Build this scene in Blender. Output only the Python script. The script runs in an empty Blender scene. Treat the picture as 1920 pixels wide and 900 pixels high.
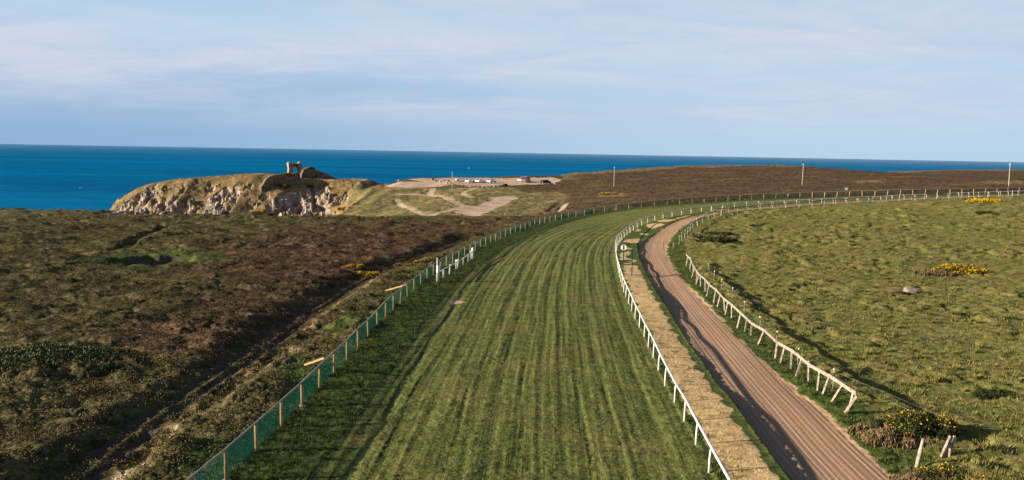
import bpy, bmesh, math, random
import numpy as np
from mathutils import Vector, Matrix
R_ = math.radians
random.seed(7)
rng = np.random.default_rng(11)
scene = bpy.context.scene
COL = scene.collection

# ------------------------------------------------------------------ camera
CAM_H = 14.0
FPX = 1413.0                      # focal length in pixels of the 1920 px wide photograph
PITCH, ROLL = R_(6.70), R_(1.02)
cd = bpy.data.cameras.new('camera'); cam = bpy.data.objects.new('camera', cd); COL.objects.link(cam)
cd.sensor_width = 36.0; cd.lens = 36.0 * FPX / 1920.0
cd.clip_start = 0.5; cd.clip_end = 120000
CM = Matrix.Rotation(R_(90) - PITCH, 4, 'X') @ Matrix.Rotation(ROLL, 4, 'Z')
cam.matrix_world = Matrix.Translation((0, 0, CAM_H)) @ CM
scene.camera = cam

# ------------------------------------------------------------------ sun and sky
SUN_EL, SUN_AZ = R_(15.5), R_(10.0)        # light travels towards +x, a little towards +y
L = Vector((math.cos(SUN_EL) * math.cos(SUN_AZ), math.cos(SUN_EL) * math.sin(SUN_AZ), -math.sin(SUN_EL)))
sd = bpy.data.lights.new('sun', 'SUN'); so = bpy.data.objects.new('sun', sd); COL.objects.link(so)
sd.energy = 5.0; sd.angle = R_(0.6); sd.color = (1.0, 0.86, 0.66)
so.rotation_euler = L.to_track_quat('-Z', 'Y').to_euler()
so.location = (0, 0, 120)

scene.view_settings.view_transform = 'Standard'
scene.view_settings.look = 'None'
scene.view_settings.gamma = 1.0
scene.view_settings.use_curve_mapping = False
scene.view_settings.exposure = 1.0

world = bpy.data.worlds.new('World'); scene.world = world; world.use_nodes = True
SKY_STRENGTH = 0.05


class NT:
    """small node-tree writer"""
    def __init__(self, tree):
        self.t = tree; self.n = tree.nodes; self.l = tree.links
    def put(self, sock, v):
        if v is None: return
        if isinstance(v, bpy.types.NodeSocket): self.l.new(v, sock)
        elif isinstance(v, (tuple, list)):
            if len(v) == 3 and len(sock.default_value) == 4: v = tuple(v) + (1.0,)
            sock.default_value = v
        else: sock.default_value = v
    def math(self, op, a, b=None, c=None, clamp=False):
        m = self.n.new('ShaderNodeMath'); m.operation = op; m.use_clamp = clamp
        for i, v in enumerate((a, b, c)): self.put(m.inputs[i], v)
        return m.outputs[0]
    def vmath(self, op, a, b=None):
        m = self.n.new('ShaderNodeVectorMath'); m.operation = op
        self.put(m.inputs[0], a); self.put(m.inputs[1], b)
        return m.outputs[0]
    def noise(self, vec, scale, detail=3, rough=0.55, dist=0.0):
        m = self.n.new('ShaderNodeTexNoise'); self.put(m.inputs['Vector'], vec)
        m.inputs['Scale'].default_value = scale; m.inputs['Detail'].default_value = detail
        m.inputs['Roughness'].default_value = rough; m.inputs['Distortion'].default_value = dist
        return m.outputs['Fac']
    def voro(self, vec, scale, feat='F1'):
        m = self.n.new('ShaderNodeTexVoronoi'); m.feature = feat; self.put(m.inputs['Vector'], vec)
        m.inputs['Scale'].default_value = scale
        return m.outputs['Distance']
    def rng(self, v, a, b, c=0.0, d=1.0, smooth=True):
        m = self.n.new('ShaderNodeMapRange'); m.interpolation_type = 'SMOOTHSTEP' if smooth else 'LINEAR'
        self.put(m.inputs[0], v)
        for i, q in enumerate((a, b, c, d)): self.put(m.inputs[i + 1], q)
        return m.outputs[0]
    def mix(self, f, a, b, mode='MIX'):
        m = self.n.new('ShaderNodeMix'); m.data_type = 'RGBA'; m.blend_type = mode
        self.put(m.inputs[0], f); self.put(m.inputs[6], a); self.put(m.inputs[7], b)
        return m.outputs[2]
    def comb(self, x, y, z=0.0):
        m = self.n.new('ShaderNodeCombineXYZ')
        for i, v in enumerate((x, y, z)): self.put(m.inputs[i], v)
        return m.outputs[0]
    def sep(self, v):
        m = self.n.new('ShaderNodeSeparateXYZ'); self.put(m.inputs[0], v); return m.outputs
    def attr(self, name):
        m = self.n.new('ShaderNodeAttribute'); m.attribute_name = name; return m
    def bump(self, h, strength, dist, normal=None):
        m = self.n.new('ShaderNodeBump'); self.put(m.inputs['Height'], h)
        m.inputs['Strength'].default_value = strength; m.inputs['Distance'].default_value = dist
        if normal: self.put(m.inputs['Normal'], normal)
        return m.outputs[0]


def sky_nodes():
    t = NT(world.node_tree); t.n.clear()
    out = t.n.new('ShaderNodeOutputWorld'); bg = t.n.new('ShaderNodeBackground')
    sky = t.n.new('ShaderNodeTexSky'); sky.sky_type = 'NISHITA'; sky.sun_disc = False
    sky.sun_elevation = SUN_EL
    sky.sun_rotation = math.atan2(-L.x, -L.y)
    sky.air_density = 1.0; sky.dust_density = 1.2; sky.ozone_density = 2.2; sky.altitude = 60
    tc = t.n.new('ShaderNodeTexCoord')
    x, y, z = t.sep(tc.outputs['Generated'])
    zz = t.math('MAXIMUM', z, 0.0)
    den = t.math('ADD', zz, 0.15)
    px = t.math('DIVIDE', x, den); py = t.math('DIVIDE', y, den)
    # a thin broken sheet of stratus seen from below
    v1 = t.comb(t.math('ADD', t.math('MULTIPLY', px, 0.42), t.math('MULTIPLY', py, 0.10)), t.math('MULTIPLY', py, 0.85), 3.4)
    n1 = t.noise(v1, 1.0, 4, 0.45, 0.6)
    v2 = t.comb(t.math('MULTIPLY', px, 1.5), t.math('MULTIPLY', py, 2.4), 7.7)
    n2 = t.noise(v2, 1.0, 6, 0.62, 0.5)
    c = t.math('ADD', t.math('MULTIPLY', n1, 0.80), t.math('MULTIPLY', n2, 0.13))
    cov = t.rng(c, 0.25, 0.56)
    fade = t.rng(z, 0.012, 0.075)
    band = t.rng(z, 0.42, 0.17)
    cov = t.math('MULTIPLY', t.math('MULTIPLY', cov, fade), t.math('MULTIPLY', band, 0.9))
    cov = t.math('MULTIPLY', cov, t.rng(y, -0.25, 0.35, 0.25, 1.0))  # clouds thinned behind the camera as well, out of view, to lower the fill
    tint = t.mix(t.rng(n2, 0.32, 0.68), (5.2, 6.15, 7.9), (6.6, 7.0, 8.1))
    # clear air: the sky model, with a milky veil low over the sea
    front = t.rng(y, -0.25, 0.35, 0.25, 1.0)  # unseen sky behind the camera loses its veil, cutting fill light on walls
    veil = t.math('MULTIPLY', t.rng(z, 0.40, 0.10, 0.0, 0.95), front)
    side = t.rng(x, -0.55, 0.35)
    lowc = t.mix(side, (2.9, 4.75, 7.0), (5.0, 6.7, 8.4))
    highc = t.mix(side, (4.9, 6.9, 8.7), (5.1, 7.15, 8.95))
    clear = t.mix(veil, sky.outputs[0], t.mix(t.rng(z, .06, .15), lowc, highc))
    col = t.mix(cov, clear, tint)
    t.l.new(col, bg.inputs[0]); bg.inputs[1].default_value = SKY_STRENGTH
    t.l.new(bg.outputs[0], out.inputs[0])


sky_nodes()

# ------------------------------------------------------------------ numeric helpers
def sstep(a, b, x):
    t = np.clip((x - a) / (b - a), 0, 1); return t * t * (3 - 2 * t)


def cinterp(x, xs, ys):
    """smooth (monotone cubic) interpolation of a table"""
    xs = np.asarray(xs, float); ys = np.asarray(ys, float)
    d = np.diff(ys) / np.diff(xs); m = np.zeros_like(ys)
    m[1:-1] = np.where(d[1:] * d[:-1] > 0, 2 * d[1:] * d[:-1] / (d[1:] + d[:-1] + 1e-12), 0)
    m[0], m[-1] = d[0], d[-1]
    x = np.clip(x, xs[0], xs[-1]); i = np.clip(np.searchsorted(xs, x) - 1, 0, len(xs) - 2)
    h = (xs[1:] - xs[:-1])[i]; t = (x - xs[i]) / h
    return ((2*t**3 - 3*t**2 + 1) * ys[i] + (t**3 - 2*t**2 + t) * h * m[i]
            + (-2*t**3 + 3*t**2) * ys[i+1] + (t**3 - t**2) * h * m[i+1])


def hsh(ix, iy, seed):
    h = (ix.astype(np.int64) * 374761393 + iy.astype(np.int64) * 668265263 + seed * 1442695041) & 0xFFFFFFFF
    h = ((h ^ (h >> 13)) * 1274126177) & 0xFFFFFFFF
    h = ((h ^ (h >> 16)) * 2246822519) & 0xFFFFFFFF
    return ((h ^ (h >> 15)) & 0xFFFFFF) / float(0xFFFFFF)


def gnoise(x, y, seed=0):
    ix = np.floor(x); iy = np.floor(y); fx = x - ix; fy = y - iy
    u = fx**3 * (fx * (fx * 6 - 15) + 10); v = fy**3 * (fy * (fy * 6 - 15) + 10)
    def g(a, b):
        ang = hsh(ix + a, iy + b, seed) * (2 * np.pi)
        return np.cos(ang) * (fx - a) + np.sin(ang) * (fy - b)
    return ((g(0, 0) * (1-u) + g(1, 0) * u) * (1-v) + (g(0, 1) * (1-u) + g(1, 1) * u) * v) * 1.5


def fbm(x, y, o=4, seed=0, gain=0.5):
    r = 0; a = 1.0; s = 0
    for k in range(o):
        r = r + a * gnoise(x * 2**k + 17.3*k, y * 2**k - 9.1*k, seed + k); s += a; a *= gain
    return r / s


def worley(x, y, seed=0):
    ix = np.floor(x); iy = np.floor(y); best = np.full(x.shape, 9.0); bid = np.zeros(x.shape)
    for a in (-1, 0, 1):
        for b in (-1, 0, 1):
            cx = ix + a; cy = iy + b
            qx = cx + hsh(cx, cy, seed); qy = cy + hsh(cx, cy, seed + 71)
            d = (qx - x)**2 + (qy - y)**2
            k = d < best
            best = np.where(k, d, best); bid = np.where(k, hsh(cx, cy, seed + 133), bid)
    return np.sqrt(best), bid


def dome(x, y, seed, rad=0.72):
    d, i = worley(x, y, seed)
    return np.sqrt(np.clip(1 - (d / rad)**2, 0, 1)) * (0.35 + 0.65 * i)


# ------------------------------------------------------------------ the lie of the land
def smax(a, b, k):
    h = np.clip(0.5 + 0.5 * (a - b) / k, 0, 1); return b * (1-h) + a * h + k * h * (1-h)


CREST_X = [-60, -20, 17, 30, 60, 96, 147, 190, 290, 700]
CREST_Y = [300, 316, 320, 335, 370, 400, 402, 420, 430, 470]
CREST_ZX = [-60, -20, 17, 29, 62, 96, 144, 160, 190, 206, 225, 290, 700]
CREST_Z = [2.0, 2.9, 4.0, 5.0, 6.6, 8.2, 9.1, 8.3, 6.3, 6.2, 7.3, 8.6, 9.5]


def zb(x, y):
    x = np.asarray(x, float); y = np.asarray(y, float)
    R = cinterp(x, [-40, 0, 12, 20, 35, 70, 126, 200, 700], [0, 0, .25, .8, 2.4, 4.2, 6.0, 7.0, 8.0]) * sstep(75, 150, y)
    yc = cinterp(x, CREST_X, CREST_Y); zc = cinterp(x, CREST_ZX, CREST_Z)
    t = np.clip((y - 200) / (yc - 200), 0, 1)
    zm = R + (zc - R) * t
    yce = yc + 5 * gnoise(x / 14, y / 60, 5)
    zm = zm - 72 * sstep(0, 30, y - yce)
    # headland across the gully, and the gully itself
    zr = cinterp(x, [-200, -178, -162, -152, -137, -117, -96, -75, -58, -53.5, -49.5, -42, -20], [-75, -55, -24, -10, -0.6, 2.2, 3.5, 2.1, 1.9, .2, .1, 2.0, 2.9])
    yr = 292 + 2 * gnoise(x / 30, 0 * x, 8) + 12 * sstep(-60, -30, x)
    s = yr - y + 2.2 * gnoise(x / 9, y / 25, 21) + 1.5 * gnoise(x / 26, y / 40, 22)
    floor = cinterp(x, [-300, -160, -100, -70, -45, -22, -10], [-75, -70, -52, -26, -7, -.6, 0])
    steep = sstep(-50, -66, x)
    fall = 0.62 * np.maximum(0, s - 7) + 0.55 * np.maximum(0, s - 32)
    soft = 0.075 * np.maximum(0, s - 8)
    zh = zr - (steep * fall + (1-steep) * soft) - 75 * sstep(9, 34, -s)
    ye = cinterp(x, [-400, -250, -160, -106, -60, -20], [70, 118, 149, 157, 154, 152]) + 3 * gnoise(x / 18, 0 * x, 9)
    q = np.maximum(0, y - ye)
    zs = -(0.02 + 0.75 * sstep(-26, -70, x)) * q - 0.08 * np.minimum(q, 12)
    floor = floor - 80 * sstep(0, 30, y - yr)
    zg = smax(smax(zh, zs, 1.0), floor, 1.5)
    zg = np.where(y < ye - 6, zs, zg)
    w = sstep(-12, -30, x)
    return zm * (1-w) + zg * w


CR = np.array(CM.to_3x3())


def ray(px, py):
    d = CR @ np.array([(px - 960) / FPX, (450 - py) / FPX, -1.0]); return d / np.linalg.norm(d)


def at(px, py, dz=0.0):
    """world x, y where the sight line of a photograph pixel meets the land (dz metres above it)"""
    d = ray(px, py)
    t = np.concatenate([np.arange(8, 120, 0.5), np.arange(120, 620, 0.4)])
    g = CAM_H + d[2] * t - zb(d[0] * t, d[1] * t) - dz
    k = np.argmax(g < 0)
    if g[k] >= 0: k = len(t) - 1
    a, b = t[max(k-1, 0)], t[k]
    for _ in range(18):
        m = 0.5 * (a + b)
        if CAM_H + d[2] * m - zb(d[0] * m, d[1] * m) - dz < 0: b = m
        else: a = m
    return d[0] * b, d[1] * b


def resample(P, step):
    P = np.asarray(P, float); s = np.concatenate([[0], np.cumsum(np.linalg.norm(np.diff(P, axis=0), axis=1))])
    n = max(2, int(round(s[-1] / step)) + 1); q = np.linspace(0, s[-1], n)
    return np.stack([np.interp(q, s, P[:, 0]), np.interp(q, s, P[:, 1])], 1)


def smooth(P, step=1.5, it=30):
    P = resample(P, step)
    for _ in range(it):
        Q = P.copy(); Q[1:-1] = 0.25 * P[:-2] + 0.5 * P[1:-1] + 0.25 * P[2:]; P = Q
    return P


def trace(pts, dz=0.0, before=None, after=None, it=30):
    P = [at(x, y, dz) for x, y in pts]
    if before: P = [tuple(np.add(P[0], np.multiply(np.subtract(P[0], P[2]) / np.linalg.norm(np.subtract(P[0], P[2])), before)))] + P
    if after: P = P + [tuple(np.add(P[-1], np.multiply(np.subtract(P[-1], P[-3]) / np.linalg.norm(np.subtract(P[-1], P[-3])), after)))]
    return smooth(P, 1.5, it)


FENCE = trace([(427, 903), (485, 851), (529, 806), (569, 765), (601, 730), (629, 699), (653, 673), (676, 649), (696, 627),
               (714, 608), (743, 577), (770, 552), (797, 529), (822, 510), (848, 496), (873, 482), (905, 464), (934, 450), (960, 440),
               (987, 430), (1015, 421), (1043, 413), (1077, 406.5), (1114, 401), (1158, 395), (1206, 389.5), (1257, 385), (1311, 381),
               (1366, 377.5), (1425, 374.5), (1500, 371.5), (1586, 369), (1680, 367), (1780, 365), (1860, 363.5), (1920, 362.5)], 0, 18, 60)
RAIL = trace([(1368, 900), (1345, 865), (1319, 818), (1303, 785), (1285, 755), (1265, 721), (1250, 694), (1238, 670), (1225, 640), (1213, 615),
              (1200, 589), (1190, 571), (1180, 551), (1171, 528), (1163, 505), (1157, 485), (1153.5, 466), (1154, 452), (1159, 441),
              (1170, 431), (1184, 421), (1196, 414), (1215, 406.5), (1240, 400), (1262, 395.5), (1285, 391), (1310, 387.5), (1340, 384.2), (1370, 381.5),
              (1400, 379.3), (1440, 377), (1500, 374), (1560, 371), (1620, 368.3), (1700, 365), (1780, 361.8), (1850, 359), (1920, 356.8)], 1.05, 18, 60, 14)
SANDL = trace([(1481, 900), (1437, 842), (1397, 790), (1372, 752), (1345, 715), (1312, 675), (1290, 636), (1262, 595), (1236, 555), (1215, 517),
               (1201, 487), (1196, 470), (1199, 459), (1209, 450), (1230, 435), (1255, 418), (1280, 408.5), (1310, 402), (1340, 397), (1385, 391),
               (1440, 386.5), (1500, 382.5), (1560, 379), (1640, 375), (1740, 370), (1920, 364)], 0, 16, 60, 14)
SANDR = trace([(1680, 900), (1655, 872), (1600, 820), (1560, 785), (1525, 755), (1467, 707), (1425, 671), (1360, 602), (1310, 555), (1276, 517),
               (1254, 487), (1250, 468), (1256, 450), (1264, 440), (1277, 429), (1295, 415), (1318, 407), (1350, 400), (1400, 393.5), (1450, 389.5),
               (1510, 385.5), (1570, 382), (1650, 378), (1750, 373), (1920, 367)], 0, 16, 60, 14)
PATH = trace([(130, 900), (195, 845), (262, 795), (325, 752), (390, 710), (445, 679), (485, 650), (532, 615), (580, 578), (625, 553), (668, 526),
              (717, 503), (757, 490), (790, 478), (830, 461), (872, 446)], 0, 16, None, 20)
HOLLOW = trace([(215, 890), (300, 832), (390, 762), (470, 702), (570, 634), (640, 590)], 0, 10, None, 8)
FORK = trace([(150, 768), (240, 758), (310, 748), (338, 744)], 0, 10, None, 6)
TRENCH = trace([(196, 475), (225, 468), (258, 452), (285, 438), (312, 428)], 0, None, None, 8)
STREAK = trace([(0, 424), (40, 425), (80, 422), (125, 418), (160, 416)], 0, 10, None, 8)
LANE = trace([(1040, 398), (1060, 380), (1080, 370), (1098, 361)], 0, None, None, 10)
P1 = trace([(872, 388), (845, 376), (836, 370), (810, 366), (790, 364), (750, 365)], 0, None, None, 4)
P2 = trace([(884, 371), (870, 366), (868, 361), (880, 357), (892, 352)], 0, None, None, 4)
P3 = trace([(806, 366), (808, 361), (812, 355)], 0, None, None, 2)
P4 = trace([(795, 405), (790, 400), (770, 392), (745, 374)], 0, None, None, 4)


def dist_line(x, y, P, lo=None, hi=None, far=60.0):
    """signed distance to a polyline (right of its direction positive) and arc length along it"""
    P = resample(P, 2.5) if len(P) > 60 else P
    A = P[:-1]; B = P[1:]; V = B - A; LL = np.linalg.norm(V, axis=1); S0 = np.concatenate([[0], np.cumsum(LL)[:-1]])
    D = np.full(x.shape, float(far)); S = np.zeros(x.shape)
    mn = P.min(0) - far; mx = P.max(0) + far
    idx = np.nonzero((x > mn[0]) & (x < mx[0]) & (y > mn[1]) & (y < mx[1]))[0]
    for c in range(0, len(idx), 30000):
        k = idx[c:c+30000]
        dx = x[k, None] - A[None, :, 0]; dy = y[k, None] - A[None, :, 1]
        t = np.clip((dx * V[:, 0] + dy * V[:, 1]) / (LL**2), 0, 1)
        ex = dx - t * V[:, 0]; ey = dy - t * V[:, 1]
        d2 = ex * ex + ey * ey; j = np.argmin(d2, axis=1); r = np.arange(len(k))
        cr = V[j, 0] * ey[r, j] - V[j, 1] * ex[r, j]
        D[k] = np.where(cr < 0, 1, -1) * np.sqrt(d2[r, j]); S[k] = S0[j] + t[r, j] * LL[j]
    return D, S


def poly_mask(x, y, P, soft):
    """1 inside a world polygon, 0 outside, soft edge"""
    P = np.asarray(P, float); out = np.zeros(x.shape)
    mn = P.min(0) - soft * 2; mx = P.max(0) + soft * 2
    idx = np.nonzero((x > mn[0]) & (x < mx[0]) & (y > mn[1]) & (y < mx[1]))[0]
    if not len(idx): return out
    X = x[idx]; Y = y[idx]; ins = np.zeros(X.shape, bool); dm = np.full(X.shape, 1e9)
    for i in range(len(P)):
        a = P[i]; b = P[(i+1) % len(P)]
        c = (a[1] > Y) != (b[1] > Y)
        with np.errstate(divide='ignore', invalid='ignore'):
            xi = (b[0]-a[0]) * (Y-a[1]) / (b[1]-a[1] + 1e-12) + a[0]
        ins ^= c & (X < xi)
        v = b - a; t = np.clip(((X-a[0])*v[0] + (Y-a[1])*v[1]) / (v @ v + 1e-9), 0, 1)
        dm = np.minimum(dm, np.hypot(X-a[0]-t*v[0], Y-a[1]-t*v[1]))
    out[idx] = sstep(-soft, soft, np.where(ins, dm, -dm))
    return out


def wp(pts): return [at(*p) for p in pts]


BARE = [(wp([(794, 404), (805, 409), (819, 404), (831, 397.5), (852, 396.5), (860, 401), (876, 405.5), (901, 405), (920, 397), (945, 385), (960, 376.5),
             (970, 372.7), (964, 369.5), (949, 367.5), (917, 369.5), (922, 376), (896, 385), (870, 386.5), (851, 390), (832, 395), (807, 401)]), 1.6),
        ([(-44, 300)] + wp([(835, 347), (860, 348.5), (900, 350), (940, 348.7), (1000, 347.2), (1030, 345.5), (1044, 343)]) + [(20, 297), (14, 309), (-10, 312), (-30, 309), (-42, 306)], 1.2),
        ([(-80, 296), (-70, 289.5), (-60, 287), (-55, 288), (-56, 299), (-72, 302), (-80, 300)], 1.5),
        (wp([(722, 348), (745, 343), (790, 341.5), (830, 341.5), (850, 347), (830, 350), (790, 353), (755, 352), (730, 351)]), 1.5)]
TURFBARE = wp([(838, 567), (850, 563), (872, 563), (876, 567), (862, 570), (842, 570)])
BROWNP = wp([(900, 425), (860, 455), (760, 490), (640, 545), (540, 605), (430, 660), (330, 650), (350, 570), (480, 540), (430, 500), (420, 460), (520, 430), (700, 420)])
HGREEN = wp([(655, 355), (690, 349), (740, 349), (800, 352), (830, 358), (880, 352), (935, 352), (960, 352), (985, 362), (1040, 360), (1060, 366), (1010, 395), (975, 409), (900, 412),
             (790, 412), (700, 411), (640, 405), (660, 380)])
TAN = [(wp([(985, 366), (1040, 364), (1068, 364), (1046, 396), (1000, 408), (960, 405), (950, 390)]), 5.0),
       (wp([(1125, 362), (1170, 362), (1178, 369), (1120, 371)]), 4.0),
       (wp([(1840, 341), (1920, 340), (1920, 346), (1850, 346)]), 8.0),
       (wp([(1600, 340), (1650, 340), (1660, 344), (1600, 344)]), 6.0)]
ROCKS = [wp([(516, 408), (524, 385), (534, 366), (548, 357), (560, 364), (575, 361), (590, 352), (616, 357), (622, 372), (640, 370), (650, 365),
             (656, 372), (640, 383), (622, 392), (622, 410)]),
         wp([(383, 406), (376, 390), (390, 372), (410, 360), (437, 352), (446, 357), (432, 372), (427, 385), (416, 404)]),
         wp([(213, 404), (224, 389), (250, 371), (280, 352), (302, 346), (290, 362), (274, 382), (282, 404)]),
         wp([(296, 404), (303, 373), (334, 370), (340, 386), (366, 374), (376, 404)]),
         wp([(500, 392), (510, 372), (528, 362), (534, 368), (518, 388)])]
PIT = at(288, 490); PIT2 = at(262, 487)


_k = RAIL[:, 0] > 22
_o = np.argsort(RAIL[_k, 0]); INX = RAIL[_k, 0][_o]; INY = RAIL[_k, 1][_o]


def terrain(x, y):
    """ground height and ground cover at world points"""
    x = np.asarray(x, float).ravel(); y = np.asarray(y, float).ravel()
    M = {}
    wob = 0.35 * gnoise(x / 1.7, y / 1.7, 31) + 0.18 * gnoise(x / .5, y / .5, 32)
    uR, sR = dist_line(x, y, RAIL); uF, sF = dist_line(x, y, FENCE)
    dL, _ = dist_line(x, y, SANDL); dR, _ = dist_line(x, y, SANDR)
    dP, _ = dist_line(x, y, PATH, far=20); dK, _ = dist_line(x, y, FORK, far=10); dT, _ = dist_line(x, y, TRENCH, far=6)
    dH, _ = dist_line(x, y, HOLLOW, far=8)
    dS, _ = dist_line(x, y, STREAK, far=10); dN, _ = dist_line(x, y, LANE, far=12)
    # beyond the reach of the distance lookups: left of the fence or right of the sand
    farmask = (np.abs(uF) >= 59.9)
    infield = farmask & (x > 15) & (y < np.interp(x, INX, INY))
    left = (uF < 0) & ~infield
    left = np.where(farmask & ~infield, True, left)
    uF = np.where(farmask, np.where(left, -60, 60), uF); uR = np.where(np.abs(uR) >= 59.9, np.where(infield, 60, -60), uR)
    dR = np.where(np.abs(dR) >= 59.9, np.where(infield, 60, -60), dR)
    dL = np.where(np.abs(dL) >= 59.9, np.where(infield, 60, -60), dL)
    turf = sstep(3.1, 3.5, uF + wob * .5) * sstep(0.25, -0.15, uR + wob * .3)
    # the edge of the sand is cut sharp on the rail side, crumbles on the field side
    sand = sstep(-.06, .10, dL + wob * .25) * sstep(.12, -.25, dR + wob * .9)
    between = sstep(0.0, .4, uR) * sstep(.0, -.3, dL)
    straw = between * sstep(-.35, -.95, dL + wob) * sstep(.3, .9, uR + wob) * np.clip(sstep(100, 84, y) + sstep(-.1, .3, gnoise(x / 3.2, y / 6.0, 41)), 0, 1)
    right = sstep(-.1, .1, dR)
    field = right * sstep(1.6, 3.4, dR + wob * 1.4)
    heath = sstep(-.4, -1.4, uF + wob)
    hx = sstep(-12, -22, x + .25 * (y - 170)) * sstep(158, 166, y + 3 * gnoise(x / 6, y / 9, 44))
    head = np.maximum(hx, poly_mask(x, y, HGREEN, 4.0) * sstep(150, 170, y))
    green = np.zeros_like(x)
    # grassy strip between the fence and the worn track
    strip = heath * sstep(.6, 1.6, dP) * sstep(-22, -8, uF) * (np.abs(dP) < 19.5) * sstep(125, 105, y)
    green = np.maximum(green, strip * (0.25 + 0.75 * sstep(-.15, .35, fbm(x / 4.5, y / 7, 3, 47)) ) * sstep(-5.0, -2.5, uF + 1.3 * gnoise(x/5, y/5, 48)))
    green *= sstep(1.1, 1.6, np.abs(dP)) 
    ex = (x - PIT[0]) ; ey = (y - PIT[1])
    rp = np.hypot(ex / 9.5, ey / 8.0) + .15 * gnoise(x / 3, y / 3, 50)
    green = np.maximum(green, heath * sstep(1.15, .7, rp) * .9)
    stony = heath * sstep(.60, .46, rp)
    br = np.hypot((x - BRAMBLE[0]) / 5.0, (y - BRAMBLE[1]) / 3.2) + .3 * gnoise(x / 1.8, y / 1.8, 52)
    bramble = heath * sstep(1.1, .8, br)
    green = np.maximum(green, bramble * .2)
    pathm = sstep(1.05, .7, np.abs(dP) + wob * .5)
    mudm = np.maximum(pathm * sstep(.22, .42, np.abs(dP)), sstep(.2, .1, np.abs(dK) + wob * .5) * .6)
    mudm = np.maximum(mudm, stony)
    bare = np.zeros_like(x)
    for P, soft in BARE: bare = np.maximum(bare, poly_mask(x + wob * 3, y + wob * 4 + 2 * gnoise(x / 5, y / 8, 61), P, soft))
    for P, wd in ((P1, 1.6), (P2, 1.3), (P3, 1.5), (P4, 1.2)):
        dd, _ = dist_line(x, y, P, far=8); bare = np.maximum(bare, .62 * sstep(wd + .6, wd - .7, np.abs(dd) + wob * 1.5))
    bare = np.maximum(bare, sstep(1.6, .4, np.abs(dS) + wob * 1.2) * .8)
    bare = np.maximum(bare, sstep(1.3, .5, np.abs(dN - .6) + wob * .8) * .9 * sstep(212, 190, y))
    bare = np.maximum(bare, .62 * sstep(.8, .2, np.abs(dH) + wob * 1.3) * sstep(-.1, .3, gnoise(x / 2.2, y / 2.2, 59)))
    tan = .75 * heath * sstep(.9, 1.4, dP) * sstep(3.0, 1.6, dP + wob) * (np.abs(dP) < 19) * sstep(110, 95, y)
    for P, soft in TAN: tan = np.maximum(tan, poly_mask(x, y, P, soft))
    crestd = cinterp(x, CREST_X, CREST_Y) - y
    tan = np.maximum(tan, .8 * sstep(45, 5, crestd + 20 * gnoise(x / 22, y / 22, 55)) * (x > 20))
    green = np.maximum(green, poly_mask(x, y, HGREEN, 4.0) * sstep(-.45, .1, fbm(x / 9, y / 12, 3, 56)))
    brown = np.maximum(poly_mask(x + 6 * gnoise(x / 8, y / 8, 34), y + 6 * gnoise(x / 8, y / 8, 35), BROWNP, 7.0), sstep(-25, -10, x) * sstep(140, 160, y))
    rock = np.zeros_like(x)
    for P in ROCKS: rock = np.maximum(rock, poly_mask(x + 2.5 * gnoise(x/4, y/4, 57), y + 3 * gnoise(x/4, y/4, 58), P, 1.2))
    z0 = zb(x, y)
    rock = np.maximum(rock, sstep(-58, -66, x) * sstep(200, 225, y) * sstep(1.5, -2.5, z0) * sstep(.05, .28, fbm(x / 7, y / 12, 4, 99, .6)))
    rock = np.maximum(rock, sstep(-14, -22, z0))
    # ---------------- relief
    z = z0 + .35 * fbm(x / 16, y / 16, 2, 60) * sstep(2, 8, np.minimum(np.abs(uF - 10) - 6, 99)) * (1 - sand)
    hm = heath * (1 - bare) * (1 - head) * (1 - pathm)
    wx = x + .5 * gnoise(x / 1.3, y / 1.3, 62); wy = y + .5 * gnoise(x / 1.3, y / 1.3, 63)
    big = dome(wx / 2.9, wy / 1.7, 64, .8); mid = dome(wx / 1.25, wy / .8, 65); small = dome(x / .42, y / .42, 66)
    patch = .45 + .55 * sstep(-.35, .35, fbm(x / 7, y / 7, 2, 67))
    hh = .34 * fbm(x / 6, y / 3.2, 2, 69) + (.56 * big + .30 * mid) * patch + .11 * small + .05 * gnoise(x / .22, y / .22, 68)
    near = sstep(170, 60, np.hypot(x, y))
    hh = hh * (1 - .5 * sstep(150, 215, np.hypot(x, y)))
    z += hm * hh * (1 - .45 * green) * (1 - .6 * sstep(3.6, 1.2, np.abs(dP)))
    fm = field * (1 - heath)
    big2 = dome(wx / 1.75, wy / 1.5, 74); mid2 = dome(wx / .8, wy / .7, 75)
    fp = .3 + .7 * sstep(-.3, .4, fbm(x / 9, y / 9, 2, 77))
    fh = (.46 * big2 + .16 * mid2) * fp + .05 * small + .025 * gnoise(x / .22, y / .22, 78)
    z += fm * fh
    vm = np.clip(1 - turf - sand - field - hm - head, 0, 1) * (1 - bare)
    z += vm * (1 - .8 * between) * (.07 * mid + .07 * small + .03 * gnoise(x / .22, y / .22, 79))
    z += turf * (.022 * gnoise(uR / .33, sR / 4.5, 80) + .055 * small * (.4 + .6 * np.clip(gnoise(x / 2, y / 2, 81) + .5, 0, 1)) + .015 * gnoise(x / .17, y / .17, 82))
    furrow = np.abs(((uR + .35 * gnoise(sR / 14, uR / 9, 83)) / 1.56) % 1.0 - .5) * 1.56
    z -= turf * .03 * sstep(.16, .04, furrow) * sstep(-.3, .2, gnoise(sR / 18, np.floor(uR / 1.56), 84))
    # sand: sunk below the verge, harrowed lengthways, wavy
    wd = np.clip(dL / np.maximum(dL - dR, .5), 0, 1)
    z -= sand * (.13 + .08 * np.sin(np.pi * np.clip(wd * 1.3, 0, 1)) - .12 * wd) ; z += sand * (.012 * gnoise(dL / .35, sR / 16, 86) + .06 * gnoise(sR / 5.5, dL / 3.5, 87))
    # worn double track with a bank on its heather side
    z -= .40 * sstep(2.6, .8, np.abs(dP) + wob * .9) * (np.abs(dP) < 19)
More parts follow.
